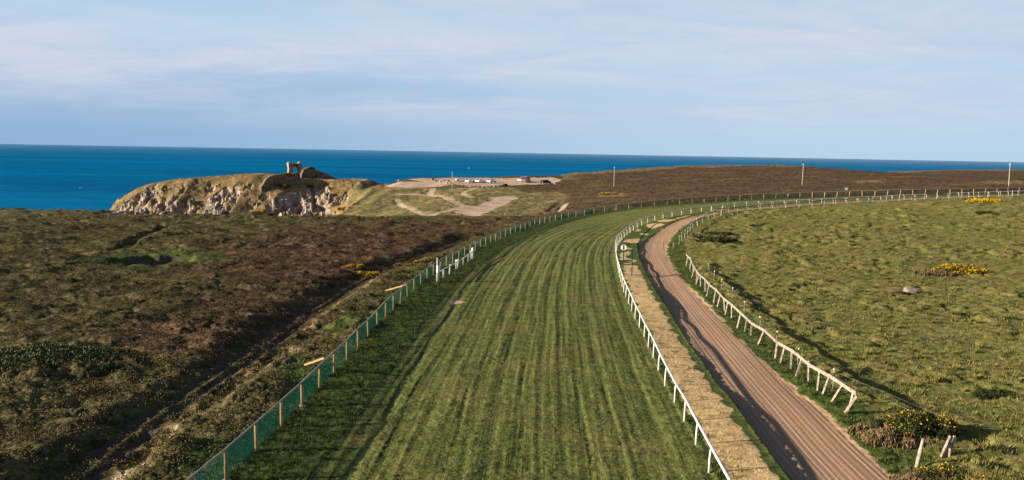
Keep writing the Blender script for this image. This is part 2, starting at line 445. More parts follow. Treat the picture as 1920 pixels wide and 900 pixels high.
    z += .13 * np.exp(-(dP / .25)**2) - .05 * np.exp(-((np.abs(dP) - .5) / .2)**2) + .18 * np.exp(-((dP + 2.4) / .9)**2) * heath * (.35 + .8 * gnoise(x / 2.5, y / 2.5, 53))
    hollow = sstep(1.5, .3, np.abs(dH) + wob * 1.5) * sstep(-.35, .1, gnoise(x / 5, y / 5, 54))
    z -= .5 * hollow
    z -= .18 * sstep(1.2, .2, np.abs(dK)) + .5 * sstep(1.2, .3, np.abs(dT) + wob * .4)
    z -= .4 * sstep(2.0, .6, np.abs(dN + .9)) * sstep(215, 195, y)
    z -= 1.6 * sstep(.62, .38, np.hypot(ex / 9.5, ey / 8.0) + .12 * gnoise(x / 2, y / 2, 51)) + .0
    z += bramble * (.30 * mid + .2 * small + .1)
    # headland: turf hummocks, crags
    z += head * (1 - bare) * (1 - rock) * (.35 * fbm(x / 3.5, y / 3.5, 3, 90) + .25 * dome(wx / 2.2, wy / 2.0, 91))
    cw, ci = worley(x / 2.6 + .3 * gnoise(x / 1.5, y / 1.5, 92), y / 3.4, 93)
    cw2, ci2 = worley(x / 1.1, y / 1.4, 94)
    z += rock * ((ci - .45) * 2.2 + (ci2 - .5) * 1.5 - .7 * cw2 + .5 * fbm(x / 1.2, y / 1.2, 3, 95))
    z -= rock * 1.6 * sstep(.35, .05, np.abs(gnoise(x / 7, y / 16, 96))) * 1.0
    M.update(turf=turf, sand=sand, straw=straw, field=fm, heath=heath * (1 - bare) * (1 - head), head=head, rock=rock, bare=np.maximum(bare * (1 - turf), .8 * poly_mask(x + wob, y + wob, TURFBARE, .35)), green=green, mud=mudm, tan=tan,
             uR=uR, sR=sR, uF=uF, dL=dL, dR=dR, brown=brown, bramble=bramble, big=big, big2=big2)
    return z, M


BRAMBLE = at(95, 690)


def gz(x, y): return float(terrain([x], [y])[0][0])


# ------------------------------------------------------------------ object helpers
def link(o): COL.objects.link(o); return o


def tag(o, label=None, cat=None, group=None, kind=None):
    for k, v in (('label', label), ('category', cat), ('group', group), ('kind', kind)):
        if v: o[k] = v
    return o


def thing(name, label, cat, loc=(0, 0, 0), rz=0.0, group=None):
    o = link(bpy.data.objects.new(name, None)); o.empty_display_size = .3
    o.location = loc; o.rotation_euler = (0, 0, rz)
    return tag(o, label, cat, group)


class MB:
    """collects shapes for one mesh"""
    def __init__(self): self.v = []; self.f = []; self.m = []
    def add(self, v, f, mi=0):
        o = len(self.v); self.v += [tuple(p) for p in v]; self.f += [tuple(i + o for i in q) for q in f]; self.m += [mi] * len(f)
    def box(self, c, s, rot=None, mi=0, taper=1.0):
        hx, hy, hz = s[0]/2, s[1]/2, s[2]/2; P = []
        for zz in (-1, 1):
            k = taper if zz > 0 else 1
            for sx, sy in ((-1, -1), (1, -1), (1, 1), (-1, 1)):
                p = Vector((sx*hx*k, sy*hy*k, zz*hz))
                if rot is not None: p = rot @ p
                P.append(p + Vector(c))
        self.add(P, [(3, 2, 1, 0), (4, 5, 6, 7), (0, 1, 5, 4), (1, 2, 6, 5), (2, 3, 7, 6), (3, 0, 4, 7)], mi)
    def beam(self, a, b, w, h, mi=0, up=(0, 0, 1)):
        a = Vector(a); b = Vector(b); d = (b - a); ln = d.length; d.normalize()
        s = d.cross(Vector(up)); s = s.normalized() if s.length > 1e-4 else Vector((1, 0, 0)); u = s.cross(d)
        self.box((a + b) / 2, (w, ln, h), Matrix((s, d, u)).transposed(), mi)
    def tube(self, pts, r, n=8, mi=0, cap=True):
        pts = [Vector(p) for p in pts]; rr = r if isinstance(r, (list, tuple)) else [r] * len(pts); V = []; F = []
        ref = Vector((0.31, .2, .93))
        for i, p in enumerate(pts):
            d = (pts[min(i+1, len(pts)-1)] - pts[max(i-1, 0)]).normalized()
            if abs(d.dot(ref)) > .97: ref = Vector((1, 0, 0))
            s = d.cross(ref).normalized(); u = s.cross(d)
            for k in range(n):
                a = 2 * math.pi * k / n; V.append(p + (s * math.cos(a) + u * math.sin(a)) * rr[i])
        for i in range(len(pts) - 1):
            for k in range(n):
                F.append((i*n + k, i*n + (k+1) % n, (i+1)*n + (k+1) % n, (i+1)*n + k))
        if cap:
            F.append(tuple(range(n - 1, -1, -1))); F.append(tuple((len(pts)-1)*n + k for k in range(n)))
        self.add(V, F, mi)
    def mesh(self, name, mats, smooth=False):
        me = bpy.data.meshes.new(name); me.from_pydata(self.v, [], self.f)
        for m in (mats if isinstance(mats, (list, tuple)) else [mats]): me.materials.append(m)
        me.polygons.foreach_set('material_index', self.m)
        if smooth: me.polygons.foreach_set('use_smooth', [True] * len(self.f))
        bm = bmesh.new(); bm.from_mesh(me); bmesh.ops.recalc_face_normals(bm, faces=bm.faces); bm.to_mesh(me); bm.free()
        me.update(); return me
    def build(self, name, mats, parent=None, smooth=False, loc=None):
        o = link(bpy.data.objects.new(name, self.mesh(name, mats, smooth)))
        if parent: o.parent = parent
        if loc: o.location = loc
        return o


def inst(me, name, parent=None, loc=(0, 0, 0), rot=(0, 0, 0), scale=(1, 1, 1)):
    o = link(bpy.data.objects.new(name, me)); o.parent = parent; o.location = loc; o.rotation_euler = rot; o.scale = scale
    return o


def mat(name, c1, c2=None, scale=3.0, rough=.8, bump=0.0, spec=.3, stretch=(1, 1, 1), lo=.35, hi=.65, metal=0.0):
    m = bpy.data.materials.new(name); m.use_nodes = True; t = NT(m.node_tree)
    b = t.n['Principled BSDF']; b.inputs['Roughness'].default_value = rough; b.inputs['Specular IOR Level'].default_value = spec
    b.inputs['Metallic'].default_value = metal
    tc = t.n.new('ShaderNodeTexCoord'); v = t.vmath('MULTIPLY', tc.outputs['Object'], stretch)
    oi = t.n.new('ShaderNodeObjectInfo'); v = t.vmath('ADD', v, t.math('MULTIPLY', oi.outputs['Random'], 37.0))
    n = t.noise(v, scale, 4, .6)
    col = t.mix(t.rng(n, lo, hi), c1, c2 or tuple(q * .75 for q in c1))
    k = t.math('MULTIPLY_ADD', oi.outputs['Random'], .3, .85)
    col = t.mix(1.0, col, t.comb(k, k, k), 'MULTIPLY')
    t.put(b.inputs['Base Color'], col)
    if bump: t.put(b.inputs['Normal'], t.bump(n, .6, bump))
    return m


# ------------------------------------------------------------------ ground material
def ground_material():
    m = bpy.data.materials.new('ground_cover'); m.use_nodes = True; t = NT(m.node_tree)
    b = t.n['Principled BSDF']; b.inputs['Roughness'].default_value = .95; b.inputs['Specular IOR Level'].default_value = .08
    geo = t.n.new('ShaderNodeNewGeometry'); P = geo.outputs['Position']
    A = t.attr('wa'); B = t.attr('wb'); C = t.attr('wc'); T = t.attr('trk')
    a = t.sep(A.outputs['Color']); bb = t.sep(B.outputs['Color']); c = t.sep(C.outputs['Color'])
    turf, sand, straw = a; heath, field, head = bb; rock, bare, green = c
    D = t.attr('wd'); d = t.sep(D.outputs['Color']); mud, tan, clump = d
    u, s, _ = t.sep(T.outputs['Vector'])
    n_f = t.noise(P, 5.5, 4, .7)            # fine, ~0.2 m
    n_ff = t.noise(P, 17.0, 3, .7)
    n_m = t.noise(P, 1.1, 4, .6)            # ~1 m
    n_l = t.noise(P, .16, 4, .6)            # ~6 m
    n_x = t.noise(P, .045, 3, .55)
    # -- mown turf: streaks along the course
    st1 = t.noise(t.comb(t.math('MULTIPLY', u, 1.15), t.math('MULTIPLY', s, .022), 0), 1.0, 4, .65, .2)
    st2 = t.noise(t.comb(t.math('MULTIPLY', u, 4.2), t.math('MULTIPLY', s, .10), 3), 1.0, 4, .7, .2)
    uw = t.math('ADD', u, t.math('MULTIPLY', t.noise(t.comb(t.math('MULTIPLY', s, .05), t.math('MULTIPLY', u, .25), 4), 1.0, 3, .5), .9))
    ms = t.math('SINE', t.math('MULTIPLY', uw, 5.3)); ms2 = t.math('SINE', t.math('MULTIPLY_ADD', uw, 11.5, 1.0))
    ms = t.math('ADD', t.math('MULTIPLY', ms, .045), t.math('MULTIPLY', ms2, .035))
    k = t.math('ADD', t.math('ADD', t.math('MULTIPLY', st1, .46), t.math('MULTIPLY', st2, .32)), ms)
    k = t.math('ADD', k, t.math('MULTIPLY', t.math('MULTIPLY_ADD', t.math('SUBTRACT', n_f, .5), 1.6, .5), .30))
    k = t.math('ADD', k, t.math('MULTIPLY', t.math('SUBTRACT', n_ff, .5), .45))
    k = t.math('ADD', k, t.math('MULTIPLY', t.math('SUBTRACT', n_m, .5), .35))
    c_turf = t.mix(t.rng(k, .36, .74), (.028, .043, .011), (.250, .275, .078))
    c_turf = t.mix(t.math('MULTIPLY', t.rng(t.math('ADD', n_l, t.math('MULTIPLY', t.math('SUBTRACT', n_f, .5), .7)), .50, .72), .6), c_turf, (.25, .20, .075))
    fur = t.math('ADD', u, t.math('MULTIPLY', t.noise(t.comb(t.math('MULTIPLY', s, .07), t.math('MULTIPLY', u, .1), 9), 1.0, 2), .7))
    fl = t.math('PINGPONG', fur, .78)
    fm = t.math('MULTIPLY', t.rng(t.math('ADD', fl, t.math('MULTIPLY', t.math('SUBTRACT', n_f, .5), .25)), .16, .03), t.rng(t.noise(t.comb(t.math('MULTIPLY', s, .05), t.math('MULTIPLY', u, .42), 5), 1.0, 2), .42, .6))
    c_turf = t.mix(t.math('MULTIPLY', fm, .42), c_turf, (.030, .036, .014))
    dv = t.math('MULTIPLY', t.rng(t.math('ADD', t.voro(P, 1.15), t.math('MULTIPLY', t.math('SUBTRACT', n_ff, .5), .25)), .13, .04), t.rng(n_l, .46, .56))
    c_turf = t.mix(t.math('MULTIPLY', dv, .65), c_turf, (.055, .042, .022))
    # -- rough verge grass
    kv = t.math('ADD', t.math('MULTIPLY', n_m, .5), t.math('MULTIPLY', n_f, .5))
    c_verge = t.mix(t.rng(kv, .35, .64), (.030, .052, .012), (.115, .150, .038))
    c_verge = t.mix(t.math('MULTIPLY', t.rng(n_ff, .56, .72), .45), c_verge, (.24, .19, .09))
    # -- dry straw strip
    ks = t.math('ADD', t.math('MULTIPLY', n_m, .45), t.math('MULTIPLY', n_f, .55))
    c_straw = t.mix(t.rng(ks, .36, .62), (.36, .26, .12), (.78, .54, .285))
    c_straw = t.mix(t.math('MULTIPLY', t.rng(t.math('ADD', t.math('MULTIPLY', n_m, .6), t.math('MULTIPLY', n_f, .4)), .55, .64), .7), c_straw, (.15, .165, .05))
    c_straw = t.mix(t.math('MULTIPLY', t.rng(n_ff, .60, .7), .6), c_straw, (.20, .125, .07))
    # -- sand, harrowed
    h0 = t.noise(t.comb(t.math('MULTIPLY', u, 6.0), t.math('MULTIPLY', s, .014), 1), 1.0, 3, .6)
    h1 = t.math('ADD', t.math('MULTIPLY', h0, .8), t.math('MULTIPLY_ADD', t.math('SINE', t.math('MULTIPLY', u, 21.0)), .06, .1))
    h2 = t.noise(t.comb(t.math('MULTIPLY', u, 1.2), t.math('MULTIPLY', s, .05), 2), 1.0, 3, .5)
    kh = t.math('ADD', t.math('ADD', t.math('MULTIPLY', h1, .5), t.math('MULTIPLY', h2, .25)), t.math('MULTIPLY', n_f, .25))
    c_sand = t.mix(t.rng(kh, .27, .72), (.255, .157, .100), (.43, .285, .190))
    # -- heather
    kk = t.math('ADD', t.math('MULTIPLY', n_m, .55), t.math('MULTIPLY', n_f, .45))
    c_brown = t.mix(t.rng(kk, .38, .68), (.036, .025, .014), (.200, .122, .070))
    c_olive = t.mix(t.rng(kk, .38, .68), (.030, .030, .011), (.215, .175, .076))
    c_heath = t.mix(t.rng(t.math('ADD', t.math('ADD', t.math('MULTIPLY', n_x, .5), t.math('MULTIPLY', D.outputs['Alpha'], .5)), t.math('MULTIPLY', t.math('SUBTRACT', n_m, .5), .9)), .34, .58), c_olive, c_brown)
    c_heath = t.mix(t.math('MULTIPLY', t.rng(t.noise(t.vmath('MULTIPLY', P, (.03, .10, 0)), 1.0, 5, .65), .50, .64), .45), c_heath, (.165, .135, .052))
    c_heath = t.mix(t.math('MULTIPLY', t.rng(t.noise(t.vmath('ADD', t.vmath('MULTIPLY', P, (.05, .14, 0)), (7, 3, 1)), 1.0, 5, .68), .52, .66), .5), c_heath, (.040, .036, .018))
    dry = t.rng(t.math('ADD', t.math('MULTIPLY', n_m, .6), t.math('MULTIPLY', n_ff, .4)), .54, .66)
    c_heath = t.mix(t.math('MULTIPLY', dry, .45), c_heath, (.23, .165, .09))
    # -- infield tussocks
    kf = t.math('ADD', t.math('MULTIPLY', n_m, .6), t.math('MULTIPLY', n_f, .4))
    c_field = t.mix(t.rng(kf, .34, .66), (.072, .084, .020), (.250, .238, .072))
    tip = t.math('ADD', t.math('ADD', t.math('MULTIPLY', clump, .5), t.math('MULTIPLY', n_l, .75)), t.math('MULTIPLY', n_f, .35))
    c_field = t.mix(t.math('MULTIPLY', t.rng(tip, .74, 1.05), .7), c_field, (.27, .205, .085))
    # -- headland turf
    kd = t.math('ADD', t.math('MULTIPLY', n_l, .6), t.math('MULTIPLY', n_m, .5))
    c_head = t.mix(t.rng(kd, .42, .68), (.105, .086, .034), (.33, .215, .105))
    c_head = t.mix(t.math('MULTIPLY', t.rng(t.noise(P, .33, 4, .6), .54, .66), .7), c_head, (.105, .095, .032))
    c_head = t.mix(t.math('MULTIPLY', green, .9), c_head, t.mix(t.rng(kd, .42, .68), (.095, .105, .036), (.255, .215, .092)))
    # -- rock with ochre lichen
    r1 = t.noise(P, .55, 5, .65)
    c_rock = t.mix(t.rng(r1, .36, .62), (.15, .125, .105), (.46, .365, .30))
    c_rock = t.mix(t.math('MULTIPLY', t.rng(t.noise(P, .25, 4, .65), .50, .64), .75), c_rock, (.32, .225, .075))
    c_bare = t.mix(t.rng(t.math('ADD', t.math('MULTIPLY', n_l, .5), t.math('MULTIPLY', n_m, .5)), .36, .62), (.37, .25, .17), (.62, .46, .35))
    c_mud = t.mix(n_f, (.055, .042, .032), (.15, .113, .088))
    # -- layer them
    nz = t.math('MULTIPLY', t.math('SUBTRACT', n_f, .5), .7)
    def w(v): return t.rng(t.math('ADD', v, nz), .35, .65)
    col = c_verge
    col = t.mix(w(straw), col, c_straw)
    col = t.mix(w(heath), col, c_heath)
    col = t.mix(t.math('MULTIPLY', t.math('MULTIPLY', w(green), t.rng(head, .5, .1)), .85), col, c_verge)
    col = t.mix(t.math('MULTIPLY', w(tan), t.math('MULTIPLY', t.rng(n_m, .38, .58), .8)), col, (.30, .215, .10))
    col = t.mix(w(field), col, c_field)
    col = t.mix(w(head), col, c_head)
    col = t.mix(w(turf), col, c_turf)
    col = t.mix(w(mud), col, c_mud)
    col = t.mix(w(bare), col, c_bare)
    col = t.mix(w(rock), col, c_rock)
    col = t.mix(w(sand), col, c_sand)
    t.put(b.inputs['Base Color'], col)
    soft = t.math('MULTIPLY', t.math('SUBTRACT', 1.0, t.math('MULTIPLY', sand, .75)), t.math('SUBTRACT', 1.0, t.math('MULTIPLY', straw, .6)))
    hgt = t.math('MULTIPLY', t.math('ADD', t.math('MULTIPLY', n_f, .6), t.math('MULTIPLY', n_ff, .4)), soft)
    hgt = t.math('ADD', hgt, t.math('MULTIPLY', t.math('MULTIPLY', h1, sand), .45))
    hgt = t.math('ADD', hgt, t.math('MULTIPLY', t.math('MULTIPLY', st2, turf), .5))
    hgt = t.math('ADD', hgt, t.math('MULTIPLY', t.math('MULTIPLY', r1, rock), 4.0))
    t.put(b.inputs['Normal'], t.bump(hgt, .9, .16))
    return m


# ------------------------------------------------------------------ build the land
def build_land():
    fine = np.arange(-R_(37.5), R_(37.5), .00165)
    oL = np.linspace(-R_(62), -R_(37.6), 70); oR = np.linspace(R_(37.6), R_(62), 70)
    th = np.concatenate([oL, fine, oR])
    r = [9.0]
    while r[-1] < 26: r.append(r[-1] * 1.02)
    while r[-1] < 165: r.append(r[-1] * 1.0031)
    while r[-1] < 318: r.append(r[-1] + .6)
    while r[-1] < 460: r.append(r[-1] * 1.0035)
    while r[-1] < 900: r.append(r[-1] * 1.012)
    r = np.array(r)
    TH, RR = np.meshgrid(th, r); X = (RR * np.sin(TH)).ravel(); Y = (RR * np.cos(TH)).ravel()
    Z, M = terrain(X, Y)
    nr, nc = len(r), len(th)
    i = np.arange(nr - 1)[:, None] * nc + np.arange(nc - 1)[None, :]
    Q = np.stack([i, i + 1, i + nc + 1, i + nc], -1).reshape(-1, 4)
    qm = lambda k: M[k][Q].mean(1)
    cls = np.zeros(len(Q), int)                           # 0 heath
    tf, sn = qm('turf'), qm('sand'); uR, uF, dL, dR = qm('uR'), qm('uF'), qm('dL'), qm('dR')
    hd = np.maximum(qm('head'), qm('rock'))
    cls[hd > .5] = 1
    cls[(uF > 0) & (dR < 0)] = 2                          # verges
    cls[(dR >= 0) & (uF > 0)] = 3                         # infield
    cls[(tf > .5)] = 4
    cls[(sn > .5)] = 5
    keep = Z[Q].max(1) > -64
    names = ['heath', 'headland', 'grass_verge', 'grass_field', 'turf_track', 'sand_track']
    gm = ground_material()
    wa = np.stack([M['turf'], M['sand'], M['straw'], np.ones_like(X)], 1)
    wb = np.stack([M['heath'], M['field'], M['head'], np.ones_like(X)], 1)
    wc = np.stack([M['rock'], M['bare'], M['green'], np.ones_like(X)], 1)
    wd = np.stack([M['mud'], M['tan'], M['big2'], M['brown']], 1)
    tk = np.stack([M['uR'], M['sR'], np.zeros_like(X)], 1)
    for k, nm in enumerate(names):
        q = Q[(cls == k) & keep]
        used, inv = np.unique(q, return_inverse=True); q = inv.reshape(-1, 4)
        me = bpy.data.meshes.new(nm)
        me.vertices.add(len(used)); me.vertices.foreach_set('co', np.stack([X[used], Y[used], Z[used]], 1).astype(np.float32).ravel())
        me.loops.add(q.size); me.loops.foreach_set('vertex_index', q[:, ::-1].astype(np.int32).ravel())
        me.polygons.add(len(q)); me.polygons.foreach_set('loop_start', np.arange(0, q.size, 4, dtype=np.int32))
        me.polygons.foreach_set('use_smooth', np.full(len(q), k != 1))
        for an, arr in (('wa', wa), ('wb', wb), ('wc', wc), ('wd', wd)):
            me.attributes.new(an, 'FLOAT_COLOR', 'POINT').data.foreach_set('color', arr[used].astype(np.float32).ravel())
        me.attributes.new('trk', 'FLOAT_VECTOR', 'POINT').data.foreach_set('vector', tk[used].astype(np.float32).ravel())
        me.materials.append(gm); me.update(calc_edges=True); me.validate()
        o = link(bpy.data.objects.new(nm, me)); o['kind'] = 'structure'


build_land()

# ------------------------------------------------------------------ sea
def sea():
    m = bpy.data.materials.new('sea_water'); m.use_nodes = True; t = NT(m.node_tree)
    t.n.remove(t.n['Principled BSDF']); out = t.n['Material Output']
    geo = t.n.new('ShaderNodeNewGeometry'); P = geo.outputs['Position']
    n1 = t.noise(t.vmath('MULTIPLY', P, (.016, .04, 1)), 1.0, 6, .66)
    n2 = t.noise(t.vmath('MULTIPLY', P, (.0005, .0028, 1)), 1.0, 5, .6, .4)
    k = t.math('ADD', t.math('MULTIPLY', n1, .5), t.math('MULTIPLY', n2, .5))
    df = t.n.new('ShaderNodeBsdfDiffuse'); gl = t.n.new('ShaderNodeBsdfGlossy'); gl.inputs['Roughness'].default_value = .012
    wc = t.rng(t.noise(t.vmath('MULTIPLY', P, (.03, .11, 1)), 1.0, 4, .75), .70, .78)
    t.put(df.inputs[0], t.mix(t.math('MULTIPLY', wc, .35), t.mix(t.rng(k, .36, .64), (.0, .100, .260), (.0, .180, .395)), (.45, .6, .7)))
    w = t.noise(t.vmath('MULTIPLY', P, (.05, .14, 1)), 1.0, 5, .65)
    t.put(df.inputs['Normal'], t.bump(w, .8, 1.5))
    lw = t.n.new('ShaderNodeLayerWeight'); f = t.math('POWER', lw.outputs['Facing'], 260.0)
    f = t.math('ADD', t.math('MULTIPLY', f, .75), .012)
    mx = t.n.new('ShaderNodeMixShader'); t.put(mx.inputs[0], f); t.l.new(df.outputs[0], mx.inputs[1]); t.l.new(gl.outputs[0], mx.inputs[2]); t.l.new(mx.outputs[0], out.inputs[0])
    mb = MB(); Rr = 42000.0
    ring = [Rr]; V = [(0, 200, -60)]; n = 96
    for k in range(n): V.append((Rr * math.cos(2*math.pi*k/n), 200 + Rr * math.sin(2*math.pi*k/n), -60))
    mb.add(V, [(0, 1 + k, 1 + (k+1) % n) for k in range(n)])
    o = mb.build('sea', m); o['kind'] = 'structure'


sea()

# ------------------------------------------------------------------ materials of the things
WHITE = mat('white_plastic', (.82, .81, .78), (.70, .69, .65), 4, .45, 0, .4)
WOOD = mat('round_pine_post', (.50, .34, .15), (.36, .23, .10), 6, .85, .01, .2, (3, 3, .6))
WOODTOP = mat('rail_weathered', (.50, .43, .35), (.38, .32, .26), 3, .85, .01)
OLDWOOD = mat('old_painted_wood', (.41, .345, .29), (.22, .18, .145), 5, .9, .01, .2, (1, 1, 1), .40, .62)
BRACE = mat('new_pine', (.44, .29, .13), (.36, .23, .10), 5)
GREENP = mat('green_paint', (.018, .075, .06), (.014, .055, .045), 5, .5)
STEP = mat('pale_step_wood', (.60, .45, .28), (.45, .33, .2), 5)
POLEM = mat('telegraph_wood', (.52, .47, .41), (.40, .36, .31), 2, .9)
STONE = mat('castle_stone', (.44, .34, .25), (.20, .155, .115), .9, .95, .10, .1)
SHADESTONE = mat('shade_dark_wall_stone', (.22, .175, .13), (.085, .07, .052), .9, .95, .10, .1)  # castle stone darkened: the shade on walls and arch is put into the colour
ROCKM = mat('granite', (.36, .31, .26), (.2, .17, .14), 1.6, .95, .06, .1)
TURFT = mat('ruin_turf', (.20, .17, .06), (.09, .09, .03), 1.2, .95, .08, .1)
GORSE = mat('gorse_leaf', (.055, .072, .018), (.022, .033, .010), 1.5, .8, 0, .15)
BROWNG = mat('dead_gorse', (.25, .18, .095), (.12, .085, .045), 2.5, .9, 0, .1)
YEL = mat('gorse_flower', (.72, .43, .012), (.52, .31, .012), 3, .7, 0, .2)
CONC = mat('concrete', (.42, .38, .33), (.30, .27, .24), 4, .9)
GLASS = mat('car_glass', (.02, .025, .03), (.02, .025, .03), 1, .08, 0, .5)
TYRE = mat('tyre', (.02, .02, .02), (.025, .025, .025), 1, .9)
METAL = mat('steel', (.5, .5, .5), (.42, .42, .42), 3, .4, 0, .5, (1, 1, 1), .3, .7, .8)
WIRE = mat('fence_wire', (.26, .25, .24), (.2, .19, .18), 3, .5)
DARK = mat('dark_paint', (.02, .02, .025), (.02, .02, .025), 1, .5)
LAMP = mat('red_lens', (.35, .02, .015), (.3, .02, .015), 1, .3)


def net_material():
    m = bpy.data.materials.new('green_windbreak_netting'); m.use_nodes = True; t = NT(m.node_tree)
    out = t.n['Material Output']; b = t.n['Principled BSDF']
    tc = t.n.new('ShaderNodeTexCoord'); n = t.noise(tc.outputs['Object'], 1.2, 4, .6)
    t.put(b.inputs['Base Color'], t.mix(t.rng(n, .35, .65), (.006, .050, .037), (.014, .090, .066))); b.inputs['Roughness'].default_value = .7
    tl = t.n.new('ShaderNodeBsdfTranslucent'); tl.inputs[0].default_value = (.006, .085, .060, 1)
    ad = t.n.new('ShaderNodeMixShader'); ad.inputs[0].default_value = .35
    t.l.new(b.outputs[0], ad.inputs[1]); t.l.new(tl.outputs[0], ad.inputs[2])
    tr = t.n.new('ShaderNodeBsdfTransparent'); mx = t.n.new('ShaderNodeMixShader')
    t.put(mx.inputs[0], t.rng(n,   .3, .7, .32, .52))
    t.l.new(tr.outputs[0], mx.inputs[1]); t.l.new(ad.outputs[0], mx.inputs[2]); t.l.new(mx.outputs[0], out.inputs[0])
    return m


NET = net_material()


def arc_points(P, step, start=0.0):
    P = np.asarray(P); s = np.concatenate([[0], np.cumsum(np.linalg.norm(np.diff(P, axis=0), axis=1))])
    q = np.arange(start, s[-1], step)
    X = np.stack([np.interp(q, s, P[:, 0]), np.interp(q, s, P[:, 1])], 1)
    T = np.stack([np.interp(q + .5, s, P[:, 0]) - np.interp(q - .5, s, P[:, 0]), np.interp(q + .5, s, P[:, 1]) - np.interp(q - .5, s, P[:, 1])], 1)
    return X, T / np.maximum(np.linalg.norm(T, axis=1), 1e-6)[:, None]


def arclen_near(P, q):
    s = np.concatenate([[0], np.cumsum(np.linalg.norm(np.diff(P, axis=0), axis=1))])
    return s[np.argmin(np.hypot(P[:, 0] - q[0], P[:, 1] - q[1]))]


# ------------------------------------------------------------------ green netting fence along the outside of the course
def netting_fence():
    s0 = arclen_near(FENCE, at(485, 851)); step = 3.12
    X, T = arc_points(FENCE, step, s0 % step)
    k = X[:, 0] < 150; X, T = X[k][:100], T[k][:100]
    Z = terrain(X[:, 0], X[:, 1])[0]
    root = thing('netting_fence', 'long fence of round tan posts with green netting along the outer turf edge', 'fence', (X[0, 0], X[0, 1], Z[0]))
    o = Vector((X[0, 0], X[0, 1], Z[0])); H = 1.24
    pm = MB(); pm.tube([(0, 0, -.25), (0, 0, .55), (0, 0, H - .01), (0, 0, H)], [.085, .08, .078, .06], 9); pm = pm.mesh('post', WOOD, True)
    tops = []
    for i in range(len(X)):
        p = Vector((X[i, 0], X[i, 1], Z[i])) - o
        tx, ty = random.gauss(0, .025), random.gauss(0, .025); hs = random.uniform(.97, 1.04)
        inst(pm, 'post', root, p, (tx, ty, random.random() * 6), (1, 1, hs))
        tops.append(p + Vector((-T[i, 1] * -.0, 0, H * hs)) + Vector((H * ty, -H * tx, .01)))
    b = MB(); b.tube([p + Vector((-T[i, 1] * .09, T[i, 0] * .03, .045)) for i, p in enumerate(tops)], .05, 6); b.build('top_rail', WOODTOP, root, True)
    n = MB(); V = []
    for i in range(len(X) - 1):
        for q in range(4):
            f = q / 4; P = Vector(X[i]).lerp(Vector(X[i+1]), f); top = tops[i].lerp(tops[i+1], f)
            V.append((P.x - T[i, 1] * .095, P.y + T[i, 0] * .095, top.z + o.z + .02))
    V = np.array(V); zg = terrain(V[:, 0], V[:, 1])[0]
    vs = []
    for i in range(len(V)):
        sag = .03 * math.sin(i * 1.7)
        for f in (0, .5, 1):
            vs.append((V[i, 0] - o.x + sag * (1-f), V[i, 1] - o.y, (zg[i] + .03) * (1-f) + V[i, 2] * f - o.z))
    fs = []
    for i in range(len(V) - 1):
        for q in (0, 1): fs.append((i*3+q, i*3+3+q, i*3+4+q, i*3+1+q))
    n.add(vs, fs); n.build('netting', NET, root, True)
    # two slanting braces on the seaward side, and the collars of soil-cement round the near posts
    for (fx, fy), (tx_, ty_) in (((572, 692), (609, 674)), ((722, 551), (762, 535))):
        a = at(fx, fy); q = at(tx_, ty_, 1.2)
        za = gz(*a); zq = gz(*q)
        br = MB(); br.beam(Vector((a[0], a[1], za + .05)) - o, Vector((q[0], q[1], zq + 1.2)) - o, .12, .12); bo = br.build('brace', BRACE, root)
        if fx > 700:
            pg = MB(); pg.tube([Vector((a[0] + .5, a[1], za - .1)) - o, Vector((a[0] + .5, a[1], za + .35)) - o], .06, 7); pg.build('peg', BRACE, bo)
    for i in range(0, 9):
        if i in (1, 2, 3, 5, 8):
            p = Vector((X[i, 0], X[i, 1], Z[i])) - o
            c = MB(); c.tube([p + Vector((0, 0, -.05)), p + Vector((0, 0, .05)), p + Vector((0, 0, .09))], [.24, .2, .11], 8); c.build('footing', CONC, root, True)
    return root


netting_fence()


# ------------------------------------------------------------------ white plastic running rail
def running_rail():
    s0 = arclen_near(RAIL, at(1325, 876)); step = 3.1
    X, T = arc_points(RAIL, step, s0 % step)
    k = X[:, 0] < 150; X, T = X[k][:99], T[k][:99]
    bend = sstep(60, 110, np.arange(len(X)) * step)
    F = X + np.stack([T[:, 1], -T[:, 0]], 1) * (-.06 + .36 * bend)[:, None]     # feet stand on the infield side of the rail
    Z = terrain(F[:, 0], F[:, 1])[0]
    o = Vector((F[0, 0], F[0, 1], Z[0]))
    root = thing('running_rail', 'white plastic running rail on curved white posts along the inner turf edge', 'railing', o)
    tops = []
    for i in range(len(X)):
        h = 1.10 + random.gauss(0, .03)
        t = Vector((X[i, 0], X[i, 1], Z[i] + h)); f = Vector((F[i, 0], F[i, 1], Z[i]))
        d = t - f; d.z = 0
        f = f + Vector((random.gauss(0, .03), random.gauss(0, .03), 0))
        tops.append(t - o)
        m = MB(); m.tube([Vector((0, 0, -.2)), Vector((0, 0, .55)), Vector((d.x * .25, d.y * .25, h - .18)), Vector((d.x * .6, d.y * .6, h - .04)), Vector((d.x, d.y, h))], [.05, .046, .044, .042, .04], 8)
        m.build('post', WHITE, root, True, f - o)
    fine = []
    for i in range(len(tops) - 1):
        for q in range(3):
            f = q / 3; p = tops[i].lerp(tops[i+1], f)
            if i and i < len(tops) - 2:
                a, b, c, d = tops[i-1], tops[i], tops[i+1], tops[i+2]
                p = .5 * ((2*b) + (c-a) * f + (2*a - 5*b + 4*c - d) * f*f + (3*b - a - 3*c + d) * f**3)
            fine.append(p)
    b = MB(); b.tube(fine, .062, 8); b.build('rail', WHITE, root, True)


running_rail()


